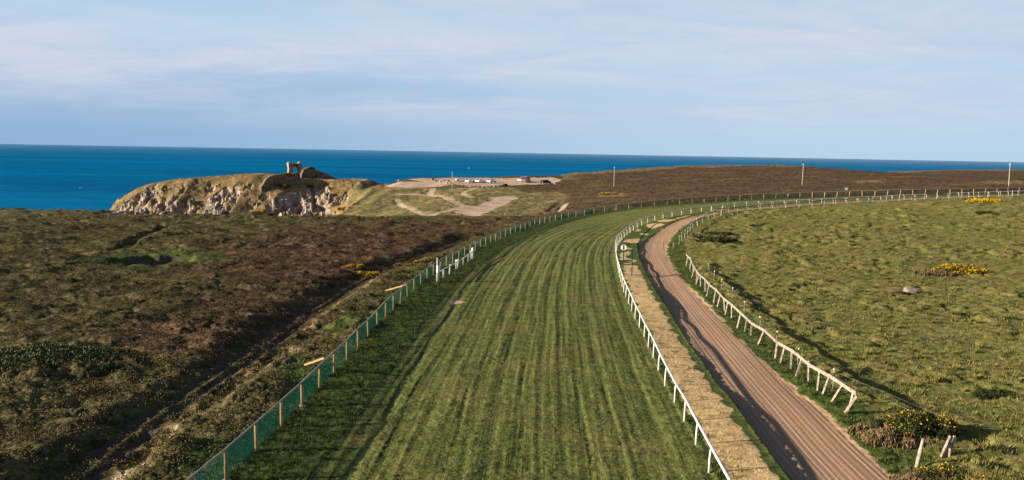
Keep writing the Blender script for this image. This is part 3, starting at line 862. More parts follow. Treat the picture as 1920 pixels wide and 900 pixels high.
# ------------------------------------------------------------------ short white rail with fat end posts on the left of the turf
def wing_rail():
    A = at(821, 529.5); B = at(886.5, 486.5); A = np.array(A); B = np.array(B)
    zA, zB = gz(*A), gz(*B); o = Vector((A[0], A[1], zA))
    root = thing('wing_rail', 'short white wing rail with fat round end posts beside the netting fence', 'railing', o)
    m = MB(); m.tube([(0, 0, -.1), (0, 0, 1.62), (0, 0, 1.66)], [.17, .17, .12], 12); e1 = m.build('end_post', WHITE, root, True)
    m = MB(); m.tube([(-.1, .25, 0), (-.1, .25, 2.5)], .06, 8); m.build('tall_pole', WHITE, root, True)
    d = Vector((B[0], B[1], zB)) - o
    m = MB(); m.tube([(0, 0, -.1), (0, 0, 1.46), (0, 0, 1.5)], [.18, .18, .13], 12); m.build('end_post', WHITE, root, True, d)
    rail = [Vector((.1, 0, .98))]
    for f, h, r in ((.14, .95, .09), (.29, 1.1, .09), (.48, 1.18, .11), (.52, 1.2, .09), (.68, 1.0, .06), (.84, 1.0, .06), (.93, 1.25, .06)):
        p = d * f; zg = gz(A[0] + p.x, A[1] + p.y); p.z = zg - zA
        m = MB(); m.tube([(0, 0, -.1), (random.gauss(0, .04), random.gauss(0, .04), h)], r, 8); m.build('thin_post', WHITE, root, True, p)
        rail.append(Vector((p.x + .08, p.y - .02, p.z + .93 + .05 * math.sin(f * 9))))
    rail.append(d + Vector((0, 0, 1.15)))
    m = MB(); m.tube(rail, .055, 8); m.build('rail', WHITE, root, True)


wing_rail()


# ------------------------------------------------------------------ old wooden rail fence on the far side of the sand
def old_fence_near():
    tp = [(1605, 745), (1580, 728), (1560, 713), (1538, 699), (1514, 682), (1492, 667), (1470, 649), (1450, 632), (1425, 613), (1405, 599),
          (1380, 580), (1352, 556), (1330, 538), (1312, 518), (1302, 502), (1294, 485), (1287, 478)]
    W = smooth([at(x, y, 1.25) for x, y in tp], 1.0, 5)
    n = len(W); Z = terrain(W[:, 0], W[:, 1])[0]; o = Vector((W[0, 0], W[0, 1], Z[0]))
    root = thing('rail_fence', 'old weathered plank rail fence leaning on crooked posts beside the sand track', 'fence', o)
    P3 = [Vector((W[i, 0], W[i, 1], Z[i] + 1.22 + .07 * math.sin(i * .9) + random.gauss(0, .02))) - o for i in range(n)]
    i = 0; first = True
    while i < n - 1:
        j = min(i + 3, n - 1); a, b = P3[i], P3[j]
        k = MB(); k.beam(a, b + (b - a).normalized() * .12, .055, .20); k.build('plank', OLDWOOD, root)
        d = (b - a).normalized(); nrm = Vector((d.y, -d.x, 0))
        for q in range(2 if (random.random() < .55 or first) else 1):
            t = a.lerp(b, .05 + .42 * q + random.uniform(0, .12))
            foot = t + nrm * random.uniform(-.3, .2) + d * random.gauss(0, .3); foot.z = gz(foot.x + o.x, foot.y + o.y) - o.z - .12
            t = t + nrm * .07 + Vector((0, 0, random.choice((.0, .02, .16))))
            k = MB(); k.beam(foot, t, .11, .11); k.build('post', OLDWOOD, root)
        i = j; first = False
    e = P3[0]; f = Vector(at(1583, 781)); zf = gz(f.x, f.y)
    k = MB(); k.beam(Vector((f.x - o.x, f.y - o.y, zf - o.z - .05)), e + Vector((.05, 0, -.12)), .12, .14); k.build('end_strut', OLDWOOD, root)


old_fence_near()


def old_fence_far():
    px = [(1273.5, 461), (1279, 467), (1282, 449), (1287, 444), (1292, 438), (1297, 432), (1303, 427), (1312, 421), (1323, 417), (1334, 411.5), (1348, 407), (1365, 402),
          (1390, 398), (1414, 395), (1445, 392), (1479, 389.5), (1514, 387.5), (1550, 385), (1586, 382), (1602, 381), (1621, 380), (1656, 379), (1694, 377), (1727, 375.5), (1749, 374.5), (1765, 374),
          (1783, 373), (1795, 372.6), (1812, 372), (1832, 371.3), (1850, 371), (1866, 370.5), (1888, 370), (1912, 369)]
    pts = [at(*p) for p in px]
    W = smooth([pts[0]] + pts[3:], 1.0, 12); step = 3.4
    X, T = arc_points(W, step); Z = terrain(X[:, 0], X[:, 1])[0]; o = Vector((X[0, 0], X[0, 1], Z[0]))
    root = thing('rail_fence', 'far stretch of old rail fence on pale posts following the inside of the bend', 'fence', o)
    pm = MB(); pm.box((0, 0, .55), (.12, .12, 1.5), None, 0, .85); pm = pm.mesh('post', OLDWOOD)
    tops = []
    for i in range(len(X)):
        p = Vector((X[i, 0], X[i, 1], Z[i])) - o; h = random.uniform(.9, 1.12)
        inst(pm, 'post', root, p, (random.gauss(0, .07), random.gauss(0, .07), random.random()), (1, 1, h))
        tops.append(p + Vector((0, 0, 1.02 * h)))
    for i in range(len(tops) - 1):
        if i > 22 and random.random() < .55: continue
        n = Vector((T[i, 1], -T[i, 0], 0)) * -.08
        k = MB(); k.beam(tops[i] + n + Vector((0, 0, random.gauss(0, .05))), tops[i+1] + n + Vector((0, 0, random.gauss(0, .05))), .05, .19); k.build('plank', OLDWOOD, root)


old_fence_far()


def wire_fence():
    sp = [((1326, 499), (1327, 519)), ((1338, 512), (1339, 531)), ((1353, 530), (1353, 547)), ((1374, 549), (1373, 566)), ((1396, 569), (1395, 590)), ((1426, 594), (1424, 616)),
          ((1457, 621), (1456, 650)), ((1499, 655), (1496, 686)), ((1566, 699), (1561, 735))]
    pos = [at(*b) for _, b in sp]; o = Vector((pos[-1][0], pos[-1][1], gz(*pos[-1])))
    root = thing('wire_fence', 'thin stakes with pale caps carrying wire behind the plank rail fence', 'fence', o)
    tops = []
    for (x, y), ((tx, ty), (bx, by)) in zip(pos, sp):
        z = gz(x, y); d = math.hypot(x, y); h = min(1.55, max(1.0, (by - ty) / FPX * d)); p = Vector((x, y, z)) - o
        k = MB(); k.tube([(0, 0, -.2), (random.gauss(0, .05), random.gauss(0, .04), h)], .035, 6); s = k.build('stake', OLDWOOD, root, True, p)
        c = MB(); c.tube([(0, 0, h - .05), (0, 0, h + .06)], .055, 7); c.build('cap', WHITE, s, True)
        tops.append(p + Vector((0, 0, h)))
    e1 = Vector(at(1777, 835)); e1 = Vector((e1.x, e1.y, gz(e1.x, e1.y) + .9)) - o
    for dz in (-.12, -.5):
        k = MB(); k.tube([q + Vector((0, 0, dz)) for q in tops] + [e1 + Vector((0, 0, dz + .3))], .006, 4); k.build('wire', WIRE, root)


wire_fence()


def lone_posts():
    def post(foot, top, name, label, r=.06, m=OLDWOOD, box=False):
        x, y = at(*foot); z = gz(x, y); d = math.hypot(x, y); h = (foot[1] - top[1]) / FPX * d / math.cos(PITCH)
        dx = (top[0] - foot[0]) / FPX * d - .018 * h
        k = MB()
        if box: k.beam((0, 0, -.1), (dx, .1, h), .13, .15)
        else: k.tube([(0, 0, -.2), (dx * .6, 0, h * .6), (dx, 0, h - .02), (dx, 0, h)], [r, r, r * .95, r * .7], 9)
        o = k.build(name, m, None, not box, (x, y, z)); tag(o, label, 'post')
    post((1716.5, 880), (1727, 827), 'fence_post', 'leaning bare fence post in the grass nearest the sand track edge', .085)
    post((1764, 860), (1781, 825), 'broken_post', 'grey broken plank leaning over the yellow gorse at the bottom right', .06, OLDWOOD, True)
    post((1771, 858), (1789, 827), 'broken_post', 'second grey broken plank, right of the other leaning plank above the gorse', .06, OLDWOOD, True)
    post((1780, 862), (1780, 847), 'fence_post', 'short pale stub of a post beside the broken leaning planks', .06)
    post((1298 - 38 + 2, 471), (1263, 458), 'fence_post', 'short pale post on the field edge of the sand where the rail fence breaks', .06)


lone_posts()


# ------------------------------------------------------------------ green stand with ladder and disc
def viewing_stand():
    x, y = at(1176, 517); z = gz(x, y); root = thing('viewing_stand', 'dark green open viewing stand with ladder rungs between the white rail and the sand track', 'stand', (x, y, z), R_(-8))
    H = 2.95; Wd = .52
    for sx in (-Wd, Wd):
        k = MB(); k.box((sx, 0, H / 2 - .1), (.11, .11, H + .2)); k.build('front_post', GREENP, root)
        k = MB(); k.beam((sx, .95, -.1), (sx, .12, 1.72), .09, .09); k.build('back_stay', GREENP, root)
    k = MB(); k.box((0, 0, H + .015), (2 * Wd + .24, .13, .14)); k.build('top_bar', GREENP, root)
    k = MB(); k.box((0, .12, 1.72), (2 * Wd - .12, .55, .13)); k.build('platform', GREENP, root)
    for h in (.38, .72, 1.06, 1.40):
        k = MB(); k.box((0, 0, h), (2 * Wd - .115, .12, .06)); k.build('step', STEP, root)
    k = MB(); k.tube([(-Wd, -.075, H - .1), (-Wd, -.075, H + .3)], .035, 7); pole = k.build('disc_bracket', GREENP, root, True)
    k = MB(); k.tube([(-Wd, -.115, H + .32), (-Wd, -.155, H + .32)], .34, 24); d = k.build('disc', WHITE, pole, False)
    k = MB(); k.box((-Wd, -.162, H + .32), (.16, .01, .56)); k.build('dark_band', DARK, pole)


viewing_stand()


def small_sign():
    x, y = at(1586, 367); z = gz(x, y)
    root = thing('course_marker', 'small pale blue square marker board above the far netting fence', 'sign', (x, y, z))
    k = MB(); k.tube([(0, 0, -.1), (0, 0, 1.5)], .04, 7); k.build('pole', WOOD, root, True)
    k = MB(); k.box((0, -.06, 1.6), (.62, .05, .6)); k.build('board', mat('pale_blue_board', (.5, .58, .72), (.45, .53, .66), 2), root)


small_sign()


# ------------------------------------------------------------------ telegraph poles
def telegraph_poles():
    me = MB(); me.tube([(0, 0, -.6), (0, 0, 3), (0, 0, 6.6)], [.12, .10, .075], 9); me = me.mesh('pole', POLEM, True)
    arm = MB(); arm.box((0, .12, 6.25), (.9, .08, .1)); arm = arm.mesh('crossarm', POLEM)
    ins = MB(); ins.tube([(0, .12, 6.30), (0, .12, 6.42)], .05, 7); ins = ins.mesh('insulator', WHITE)
    data = [((848, 358), 'telegraph pole on the grassy headland in front of the car park'),
            ((1151, 352), 'telegraph pole in brown heather just right of the car park'),
            ((1504, 348), 'telegraph pole in front of the hump of the far heather hill'),
            ((1891, 350.5), 'telegraph pole on the heather at the right edge of the view, leaning a little')]
    for k, (p, lab) in enumerate(data):
        x, y = at(*p); z = gz(x, y)
        r = thing('telegraph_pole', lab, 'utility pole', (x, y, z), R_(70 + 5 * k), 'telegraph poles crossing the heath')
        r.rotation_euler[1] = [0, .01, .015, .04][k]
        inst(me, 'pole', r); a = inst(arm, 'crossarm', r)
        for sx in (-.38, .38): inst(ins, 'insulator', a, (sx, 0, 0))


telegraph_poles()


# ------------------------------------------------------------------ ruined castle on the headland
def slab(m, prof, dep, mi=0, jit=.12):
    """upright wall piece: profile of (x, bottom, top) extruded dep deep, stones jittered"""
    n = len(prof); V = []; K = 6
    for side in (0, 1):
        for x, b, t in prof:
            for q in range(K + 1):
                f = q / K
                V.append((x + random.gauss(0, jit * .5), side * dep + random.gauss(0, jit), b + (t - b) * f + random.gauss(0, jit * .5)))
    F = []; o = n * (K + 1)
    for i in range(n - 1):
        for q in range(K):
            a = i * (K+1) + q; b = a + K + 1
            F.append((a, b, b+1, a+1)); F.append((o+a, o+a+1, o+b+1, o+b))
        a = i * (K+1) + K; b = a + K + 1; F.append((a, b, o+b, o+a))
        a = i * (K+1); b = a + K + 1; F.append((a, o+a, o+b, b))
    for q in range(K):
        F.append((q, q+1, o+q+1, o+q)); a = (n-1) * (K+1) + q; F.append((a, o+a, o+a+1, a+1))
    m.add(V, F, mi)


def castle():
    x0, y0 = -87.0, 293.0; z0 = float(zb(x0, y0)) - .4
    root = thing('castle_gate', 'ruined stone castle gate with pointed arch opening, standing on the headland', 'ruin', (x0, y0, z0), R_(28))
    m = MB(); slab(m, [(0, -1, 5.5), (.7, -1, 5.75), (1.3, -1, 5.6), (1.9, -1, 5.3)], 2.9); m.build('gate_tower', STONE, root)
    ar = []
    for i in range(9):
        f = i / 8; xx = 1.85 + 1.9 * f; u = abs(2 * f - 1)
        ar.append((xx, 2.2 + 2.15 * math.sqrt(max(0, 1 - u**1.6)), 5.2 + .25 * math.sin(i * 2.1)))
    m = MB(); slab(m, ar, 2.0, 0, .06); a = m.build('arch', SHADESTONE, root); a.location.y = .4
    m = MB(); slab(m, [(3.7, -1, 5.5), (4.4, -1, 5.9), (5.0, -1, 5.2), (5.5, -1, 3.6), (6.0, -1, 2.6), (6.6, -1, 1.8)], 2.4); m.build('gate_pier', STONE, root)
    w = thing('ruined_wall', 'low ruined curtain wall in shade, left of and below the castle arch', 'ruin', (-90.2, 277.0, -1.3), R_(37))
    m = MB(); slab(m, [(-2.2, -3, .8), (-1, -3, 2.4), (0, -3, 4.0), (1.2, -3, 4.7), (2.6, -3, 5.1), (5, -3, 5.2), (7.5, -3, 5.6), (9, -3, 5.5), (11, -3, 5.9), (12.5, -3, 5.2)], 2.4, 0, .12); m.build('wall', SHADESTONE, w)
    m = MB(); slab(m, [(1.4, 3.6, 4.3), (2.8, 4.4, 5.0), (5, 4.8, 5.4), (7.5, 5.3, 5.9), (9, 5.2, 5.9)], 2.0, 0, .1); m.build('turf_cap', TURFT, w)
    zr = float(zb(-79, 290))
    w = thing('ruined_wall', 'rough mound of ruined wall with grass on top, right of the castle arch', 'ruin', (-80.6, 287.5, zr - .5), R_(24))
    m = MB(); slab(m, [(0, -2, 2.0), (.8, -2, 3.6), (2.2, -2, 4.2), (3.8, -2, 4.7), (5.2, -2, 4.1), (6.3, -2, 3.6)], 3.2, 0, .25); m.build('wall', SHADESTONE, w)
    m = MB(); slab(m, [(.7, 3.2, 3.9), (2.2, 3.9, 4.6), (3.8, 4.3, 5.2), (5.2, 3.8, 4.5)], 2.6, 0, .15); m.build('turf_cap', TURFT, w)
    m = MB(); slab(m, [(6.2, -2, 3.5), (7.4, -2, 3.0), (8.6, -2, 2.7), (10, -2, 2.0), (11.5, -2, 1.2), (13, -2, .5)], 2.4, 0, .25); o = m.build('fallen_wall', SHADESTONE, w); o.rotation_euler = (0, 0, R_(-9)); o.location = (.4, 1.2, 0)


castle()


# ------------------------------------------------------------------ rocks
def rock_mesh(seed, sx, sy, sz):
    r = random.Random(seed); bm = bmesh.new(); bmesh.ops.create_icosphere(bm, subdivisions=2, radius=1)
    pl = [(Vector((r.gauss(0, 1), r.gauss(0, 1), r.gauss(0, .8))).normalized(), r.uniform(.55, .9)) for _ in range(9)]
    for v in bm.verts:
        for n, d in pl:
            q = v.co.dot(n)
            if q > d: v.co -= n * (q - d)
        v.co = Vector((v.co.x * sx, v.co.y * sy, v.co.z * sz)) + Vector((r.gauss(0, .02), r.gauss(0, .02), r.gauss(0, .02))) * sx
    me = bpy.data.meshes.new('boulder'); bm.to_mesh(me); bm.free(); me.materials.append(ROCKM); return me


def rocks():
    def put(px, size, label, group=None, seed=0, name='boulder'):
        x, y = at(*px); z = gz(x, y)
        o = inst(rock_mesh(seed, size[0], size[1], size[2]), name, None, (x, y, z + size[2] * .1), (0, 0, seed)); tag(o, label, 'rock', group)
    put((1706, 553), (.75, .6, .55), 'pale boulder lying alone in the green infield, a dark hollow at its side', None, 3)
    row = [(818, 339.5), (826, 341), (832, 339), (840, 340.5), (853, 340), (890.5, 341), (912.5, 341.5), (748, 341), (811, 337.5)]
    for i, p in enumerate(row):
        put(p, (random.uniform(.7, 1.1), random.uniform(.6, .9), random.uniform(.5, .8)), 'boulder on the seaward edge of the bare car park', 'boulders along the seaward edge of the car park', 20 + i)
    row = [(838, 345), (845, 345.5), (851, 347), (868, 349.5), (882, 350.5), (898, 351.3), (906, 351.6), (913, 352), (920, 352), (927, 351.5), (935, 351.2), (942, 351)]
    for i, p in enumerate(row):
        put(p, (random.uniform(.5, .9), random.uniform(.45, .7), random.uniform(.35, .55)), 'small stone on the landward edge of the bare car park', 'stones along the landward edge of the car park', 40 + i)
    put((1042, 346), (1.0, .8, .8), 'whitish rock on the grass just right of the dark blue car', None, 61)


rocks()


# ------------------------------------------------------------------ bushes made of many small leaf faces
def leaf_mesh(name, m, c, rad, n, size, seed, shell=.55, up=0.0, squash=.45, rise=.0, lumps=1.0):
    g = np.random.default_rng(seed)
    kk = max(6, int(8 + rad[0] * 4)); lc = np.stack([g.uniform(-.72, .72, kk) * rad[0], g.uniform(-.72, .72, kk) * rad[1], np.zeros(kk)], 1)
    fall = 1 - np.clip(np.hypot(lc[:, 0] / rad[0], lc[:, 1] / rad[1]), 0, 1)**2 * .75
    lr = g.uniform(.55, 1.0, kk) * fall
    i = g.integers(0, max(2, int(kk * lumps)), n); d = g.normal(size=(n, 3)); d /= np.linalg.norm(d, axis=1)[:, None]; d[:, 2] = np.abs(d[:, 2])
    rr = shell + (1 - shell) * g.random(n)**.6
    ext = np.stack([rad[0] * .58 * np.ones(n), rad[1] * .58 * np.ones(n), rad[2] * np.ones(n)], 1) * (lr[i] * rr)[:, None]
    P = lc[i] + d * ext; P[:, 2] += rise
    a = g.normal(size=(n, 3)); a[:, 2] += up; a /= np.linalg.norm(a, axis=1)[:, None]
    b = np.cross(a, g.normal(size=(n, 3))); b /= np.linalg.norm(b, axis=1)[:, None] + 1e-9
    s = size * g.uniform(.6, 1.4, n)[:, None]
    V = np.stack([P - a*s - b*s*squash*.5, P + a*s*.2 - b*s*squash, P + a*s + b*s*.1, P - a*s*.1 + b*s*squash], 1).reshape(-1, 3) + np.array(c)
    me = bpy.data.meshes.new(name); me.vertices.add(4*n); me.vertices.foreach_set('co', V.astype(np.float32).ravel())
    me.loops.add(4*n); me.loops.foreach_set('vertex_index', np.arange(4*n, dtype=np.int32))
    me.polygons.add(n); me.polygons.foreach_set('loop_start', np.arange(0, 4*n, 4, dtype=np.int32)); me.materials.append(m); me.update(calc_edges=True)
    return me


def bush(px, rad, label, seed, n=2500, size=.09, flower=0.0, dead=0.0, name='gorse_bush', leaf=GORSE, group=None, xy=None):
    x, y = xy or at(*px); z = gz(x, y)
    r = thing(name, label, 'bush', (x, y, z - .08), 0, group)
    inst(leaf_mesh('foliage', leaf, (0, 0, 0), rad, n, size, seed), 'foliage', r)
    if flower: inst(leaf_mesh('flowers', YEL, (0, 0, .02), (rad[0], rad[1], rad[2] * 1.04), int(n * flower), size * .75, seed, .82, 0, .6, 0, .4 if flower < .3 else .8), 'flowers', r)
    if dead: inst(leaf_mesh('dead_branches', BROWNG, (-rad[0] * .72, -rad[1] * .35, 0), (rad[0] * .95, rad[1] * .95, rad[2] * .42), int(n * dead * .7), size * 2.2, seed + 5, .25, 2.5, .22), 'dead_branches', r)
    st = MB(); st.tube([(0, 0, -.1), (.05, 0, rad[2] * .4)], [.06, .03], 6)
    for k in range(4):
        a = k * 1.57 + .4; st.tube([(0, 0, 0), (math.cos(a) * rad[0] * .4, math.sin(a) * rad[1] * .4, rad[2] * .45)], [.04, .012], 5)
    for k in range(int(60 * dead)):
        a = random.uniform(0, 6.28); b = Vector((-rad[0] * .75 + rad[0] * .5 * math.cos(a), -rad[1] * .35 + rad[1] * .55 * math.sin(a), 0)); st.tube([b, b + Vector((random.gauss(0, .12), random.gauss(0, .12), rad[2] * random.uniform(.3, .75)))], [.014, .006], 4)
    st.build('stems', BROWNG, r)
    return r


def bushes():
    bush((1712, 818), (2.1, 1.5, 1.5), 'big dark gorse bush with yellow flowers and dead branches beyond the plank fence end', 101, 22000, .055, .045, .42)
    x, y = at(1790, 905)
    bush(None, (1.8, 1.2, .9), 'brown gorse bush with few yellow flowers below the broken planks', 102, 5000, .05, .14, 2.0, xy=(x, y))
    x, y = at(1795, 514)
    bush(None, (3.6, 2.0, 1.25), 'wide gorse mound in full yellow flower in the middle of the green infield', 103, 9000, .10, .42, .25, xy=(x, y))
    bush((1862, 747), (1.7, 1.0, .45), 'low dark green gorse patch at the right edge of the infield', 104, 3500, .07)
    bush((1338, 458), (2.4, 1.8, 1.0), 'dark scrub clump nearest the bend of the sand track', 105, 4500, .10)
    bush((1362, 456), (2.2, 1.7, 1.0), 'dark scrub clump right of the clump at the bend of the sand track', 106, 4500, .10)
    bush((1352, 443), (3.4, 1.8, .9), 'brownish dark scrub clump behind the two at the bend of the sand track', 107, 5000, .11, 0, .35)
    bush((1849, 379.5), (4.2, 2.0, .9), 'bright yellow gorse clump near the top of the infield below the far rail', 108, 4000, .13, 1.2)
    bush((1824, 377.5), (2.6, 1.5, .8), 'olive gorse clump with few flowers, left of the bright yellow clump below the far rail', 109, 2500, .13, .25)
    bush((1850, 404), (2.2, 1.5, .6), 'dark low bush alone high in the infield', 110, 2500, .12)
    bush((686, 513), (2.0, 1.3, .95), 'yellow flowering gorse hanging over the sunken path left of the turf', 111, 5000, .08, .45)
    bush((668, 506), (1.3, 1.0, .6), 'smaller yellow gorse, left of the one over the sunken path', 112, 2500, .08, .6)
    bush((790, 496), (1.2, .8, .6), 'small yellow flowering gorse close behind the netting fence', 113, 2200, .08, .7)
    bush((772, 498), (1.3, .9, .55), 'dull brown and yellow gorse, left of the small one behind the netting fence', 114, 2200, .08, .12, .7)
    for i, (p, r_, f, lab) in enumerate([((491, 397), (2.0, 1.6, 1.3), 1.1, 'bright yellow gorse at the foot of the ochre headland slope'),
                                   ((644, 394), (2.6, 2.4, 1.6), .45, 'yellow green gorse in the hollow right of the big crag'),
                                   ((530, 351), (3.2, 2.0, 1.2), .06, 'dark bush below the ruined curtain wall'),
                                   ((230, 395), (1.4, 1.2, .9), 1.0, 'tiny yellow gorse near the seaward tip of the headland'),
                                   ((582, 351), (1.8, 1.2, .9), .02, 'dark bush on the slope between castle mound and big crag'),
                                   ((947, 350), (1.0, .8, 1.5), 0, 'upright dark green bush on the landward edge of the car park'),
                                   ((1150, 365), (5.0, 3.0, .7), .35, 'broad yellowish gorse patch in the heather beyond the netting fence')]):
        bush(p, r_, lab, 130 + i, 1800, .16, f)
    for i, (p, w) in enumerate([((580, 413), 3), ((606, 413), 4), ((640, 414), 3), ((700, 414), 4), ((735, 414.5), 4)]):
        bush(p, (w, 1.2, .6), 'low gorse with scattered yellow flowers on the gully edge', 150 + i, 1500, .12, .22, .3, group='low gorse along the top of the gully')
    bush((1690, 556), (1.3, .8, .4), 'dark low scrub beside the lone pale boulder', 120, 1800, .08, 0, .2)
    x, y = BRAMBLE
    bush(None, (5.6, 3.2, 1.0), 'dense green bramble patch in the dark heath near the left edge', 160, 20000, .075, 0, .05, 'bramble_patch', mat('bramble_leaf', (.075, .10, .022), (.03, .045, .012), 1.2, .7), xy=(x, y))


bushes()


# ------------------------------------------------------------------ cars on the headland
def car(px, col, label, rz, van=False):
    x, y = at(*px); z = gz(x, y); r = thing('parked_van' if van else 'parked_car', label, 'van' if van else 'car', (x, y, z + .02), R_(rz), 'vehicles parked above the sea')
    pm = mat('car_paint', col, tuple(c * .95 for c in col), 1, .25, 0, .5)
    Lh, W = (2.5, .98) if van else (2.1, .88)
    prof = ([(-Lh, .35), (-Lh, 1.0), (-Lh + .04, 2.15), (1.0, 2.22), (1.75, 1.25), (Lh - .1, 1.05), (Lh, .75), (Lh, .35)] if van else
            [(-Lh, .35), (-Lh - .02, .85), (-Lh + .25, 1.0), (-Lh + .65, 1.42), (.35, 1.47), (1.15, .98), (Lh - .1, .82), (Lh, .6), (Lh, .35)])
    m = MB(); n = len(prof); V = []
    for sy, k in ((-1, 1), (1, 1)):
        for px_, pz in prof: V.append((px_, sy * W * (1 if pz < 1.05 else (.93 if van else .80)), pz))
    m.add(V, [tuple(range(n)), tuple(range(2*n - 1, n - 1, -1))] + [(i, n + i, n + (i+1) % n, (i+1) % n) for i in range(n)]); body = m.build('body', pm, r)
    bv = body.modifiers.new('bevel', 'BEVEL'); bv.width = .06; bv.segments = 2
    for sy in (-1, 1):
        m = MB()
        if van: m.add([(.2, sy * .985, 1.25), (1.45, sy * .985, 1.25), (.95, sy * .945, 1.95), (.2, sy * .945, 1.95)], [(0, 1, 2, 3)])
        else: m.add([(-1.5, sy * .862, 1.0), (.95, sy * .862, 1.0), (.3, sy * .735, 1.36), (-1.25, sy * .735, 1.36)], [(0, 1, 2, 3)])
        m.build('side_window', GLASS, r)
        for wx in (-1.35, 1.3):
            m = MB(); m.tube([(wx, sy * (W - .16), .32), (wx, sy * (W + .015), .32)], .33, 16); w = m.build('wheel', TYRE, r)
            m = MB(); m.tube([(wx, sy * (W + .012), .32), (wx, sy * (W + .03), .32)], .2, 12); m.build('rim', METAL, w)
        m = MB(); m.box((-Lh - .015, sy * (W - .2), .82 if not van else 1.05), (.05, .22, .16)); m.build('tail_light', LAMP, r)
    m = MB()
    if van: m.add([(1.06, -.86, 2.1), (1.06, .86, 2.1), (1.74, .93, 1.32), (1.74, -.93, 1.32)], [(0, 1, 2, 3)])
    else: m.add([(.42, -.66, 1.43), (.42, .66, 1.43), (1.13, .78, 1.02), (1.13, -.78, 1.02)], [(0, 1, 2, 3)])
    m.build('windscreen', GLASS, r, False, (.02, 0, .02))
    m = MB()
    if van: m.add([(-Lh - .02, -.8, 1.3), (-Lh - .02, .8, 1.3), (-Lh + .02, .8, 1.95), (-Lh + .02, -.8, 1.95)], [(0, 1, 2, 3)])
    else: m.add([(-Lh + .27, -.72, 1.03), (-Lh + .27, .72, 1.03), (-Lh + .62, .64, 1.38), (-Lh + .62, -.64, 1.38)], [(0, 1, 2, 3)])
    m.build('rear_window', GLASS, r, False, (-.03, 0, .02))


car((880.5, 342), (.78, .74, .74), 'off-white car, leftmost of the three pale cars on the car park', 62)
car((900, 342), (.62, .78, .84), 'pale blue car, middle one of the three pale cars on the car park', 60)
car((921.5, 342.3), (.80, .80, .82), 'white car, rightmost of the three pale cars on the car park', 58)
car((864.5, 340.5), (.75, .62, .58), 'low pinkish car behind the edge of the car park, left of the three pale cars', 20)
car((986, 342.3), (.24, .17, .15), 'dark brown box van parked alone at the right half of the car park', 66, True)
car((979, 340.5), (.8, .8, .8), 'small white car half hidden behind the dark brown van', 60)
car((1023, 345), (.03, .05, .10), 'dark blue car at the right end of the car park', 40)


def bollards():
    for i, p in enumerate([(913.5, 348.5), (918.5, 348), (927, 347.5), (935, 347)]):
        x, y = at(*p); z = gz(x, y); k = MB(); k.tube([(0, 0, -.2), (0, 0, 1.0), (0, 0, 1.05)], [.09, .09, .06], 8)
        tag(k.build('bollard', WOOD, None, True, (x, y, z)), 'thin wooden bollard in the row on the landward side of the car park', 'bollard', 'bollards on the landward side of the car park')


bollards()


# ------------------------------------------------------------------ the walker on the headland
def walker():
    x, y = at(661, 352); z = gz(x, y)
    J = {'pel': (0, 0, .92, .15), 'wai': (0, 0, 1.08, .135), 'che': (0, 0, 1.32, .17), 'nec': (0, 0, 1.49, .06), 'hea': (0, .015, 1.60, .095), 'top': (0, .01, 1.71, .07)}
    for s, k in ((-1, 'l'), (1, 'r')):
        J['hip' + k] = (s * .1, 0, .88, .10); J['kne' + k] = (s * .11, -.05 * s, .48, .07); J['ank' + k] = (s * .11, .10 * s, .09, .045); J['toe' + k] = (s * .12, .10 * s - .16, .04, .035)
        J['sho' + k] = (s * .19, 0, 1.40, .07); J['elb' + k] = (s * .25, .05, 1.12, .048); J['wri' + k] = (s * .25, -.08, .90, .034); J['han' + k] = (s * .25, -.11, .81, .035)
    E = [('pel', 'wai'), ('wai', 'che'), ('che', 'nec'), ('nec', 'hea'), ('hea', 'top')]
    for k in 'lr': E += [('pel', 'hip' + k), ('hip' + k, 'kne' + k), ('kne' + k, 'ank' + k), ('ank' + k, 'toe' + k), ('che', 'sho' + k), ('sho' + k, 'elb' + k), ('elb' + k, 'wri' + k), ('wri' + k, 'han' + k)]
    N = list(J); me = bpy.data.meshes.new('person'); me.from_pydata([J[n][:3] for n in N], [(N.index(a), N.index(b)) for a, b in E], [])
    o = link(bpy.data.objects.new('person', me)); sk = o.modifiers.new('skin', 'SKIN')
    for i, n in enumerate(N):
        me.skin_vertices[0].data[i].radius = (J[n][3], J[n][3]); me.skin_vertices[0].data[i].use_root = (n == 'pel')
    su = o.modifiers.new('sub', 'SUBSURF'); su.levels = su.render_levels = 2
    m = bpy.data.materials.new('dark_clothes_and_skin'); m.use_nodes = True; t = NT(m.node_tree); b = t.n['Principled BSDF']; b.inputs['Roughness'].default_value = .9
    tc = t.n.new('ShaderNodeTexCoord'); zz = t.sep(tc.outputs['Object'])[2]
    c = t.mix(t.rng(zz, .90, .92), (.02, .022, .03), (.10, .035, .03)); c = t.mix(t.rng(zz, 1.49, 1.50), c, (.42, .26, .19)); t.put(b.inputs['Base Color'], c)
    me.materials.append(m); o.location = (x, y, z); o.rotation_euler = (0, 0, R_(200))
    tag(o, 'person in dark clothes walking on the headland path near the notch', 'person')
    h = MB(); h.tube([(0, .03, 1.58), (0, .03, 1.68), (0, .02, 1.74)], [.1, .11, .06], 10); h.build('hair', mat('dark_hair', (.03, .02, .015)), o, True)


walker()


# ------------------------------------------------------------------ boats
def sea_point(px, py):
    d = ray(px, py); t = (-60 - CAM_H) / d[2]; return d[0] * t, d[1] * t


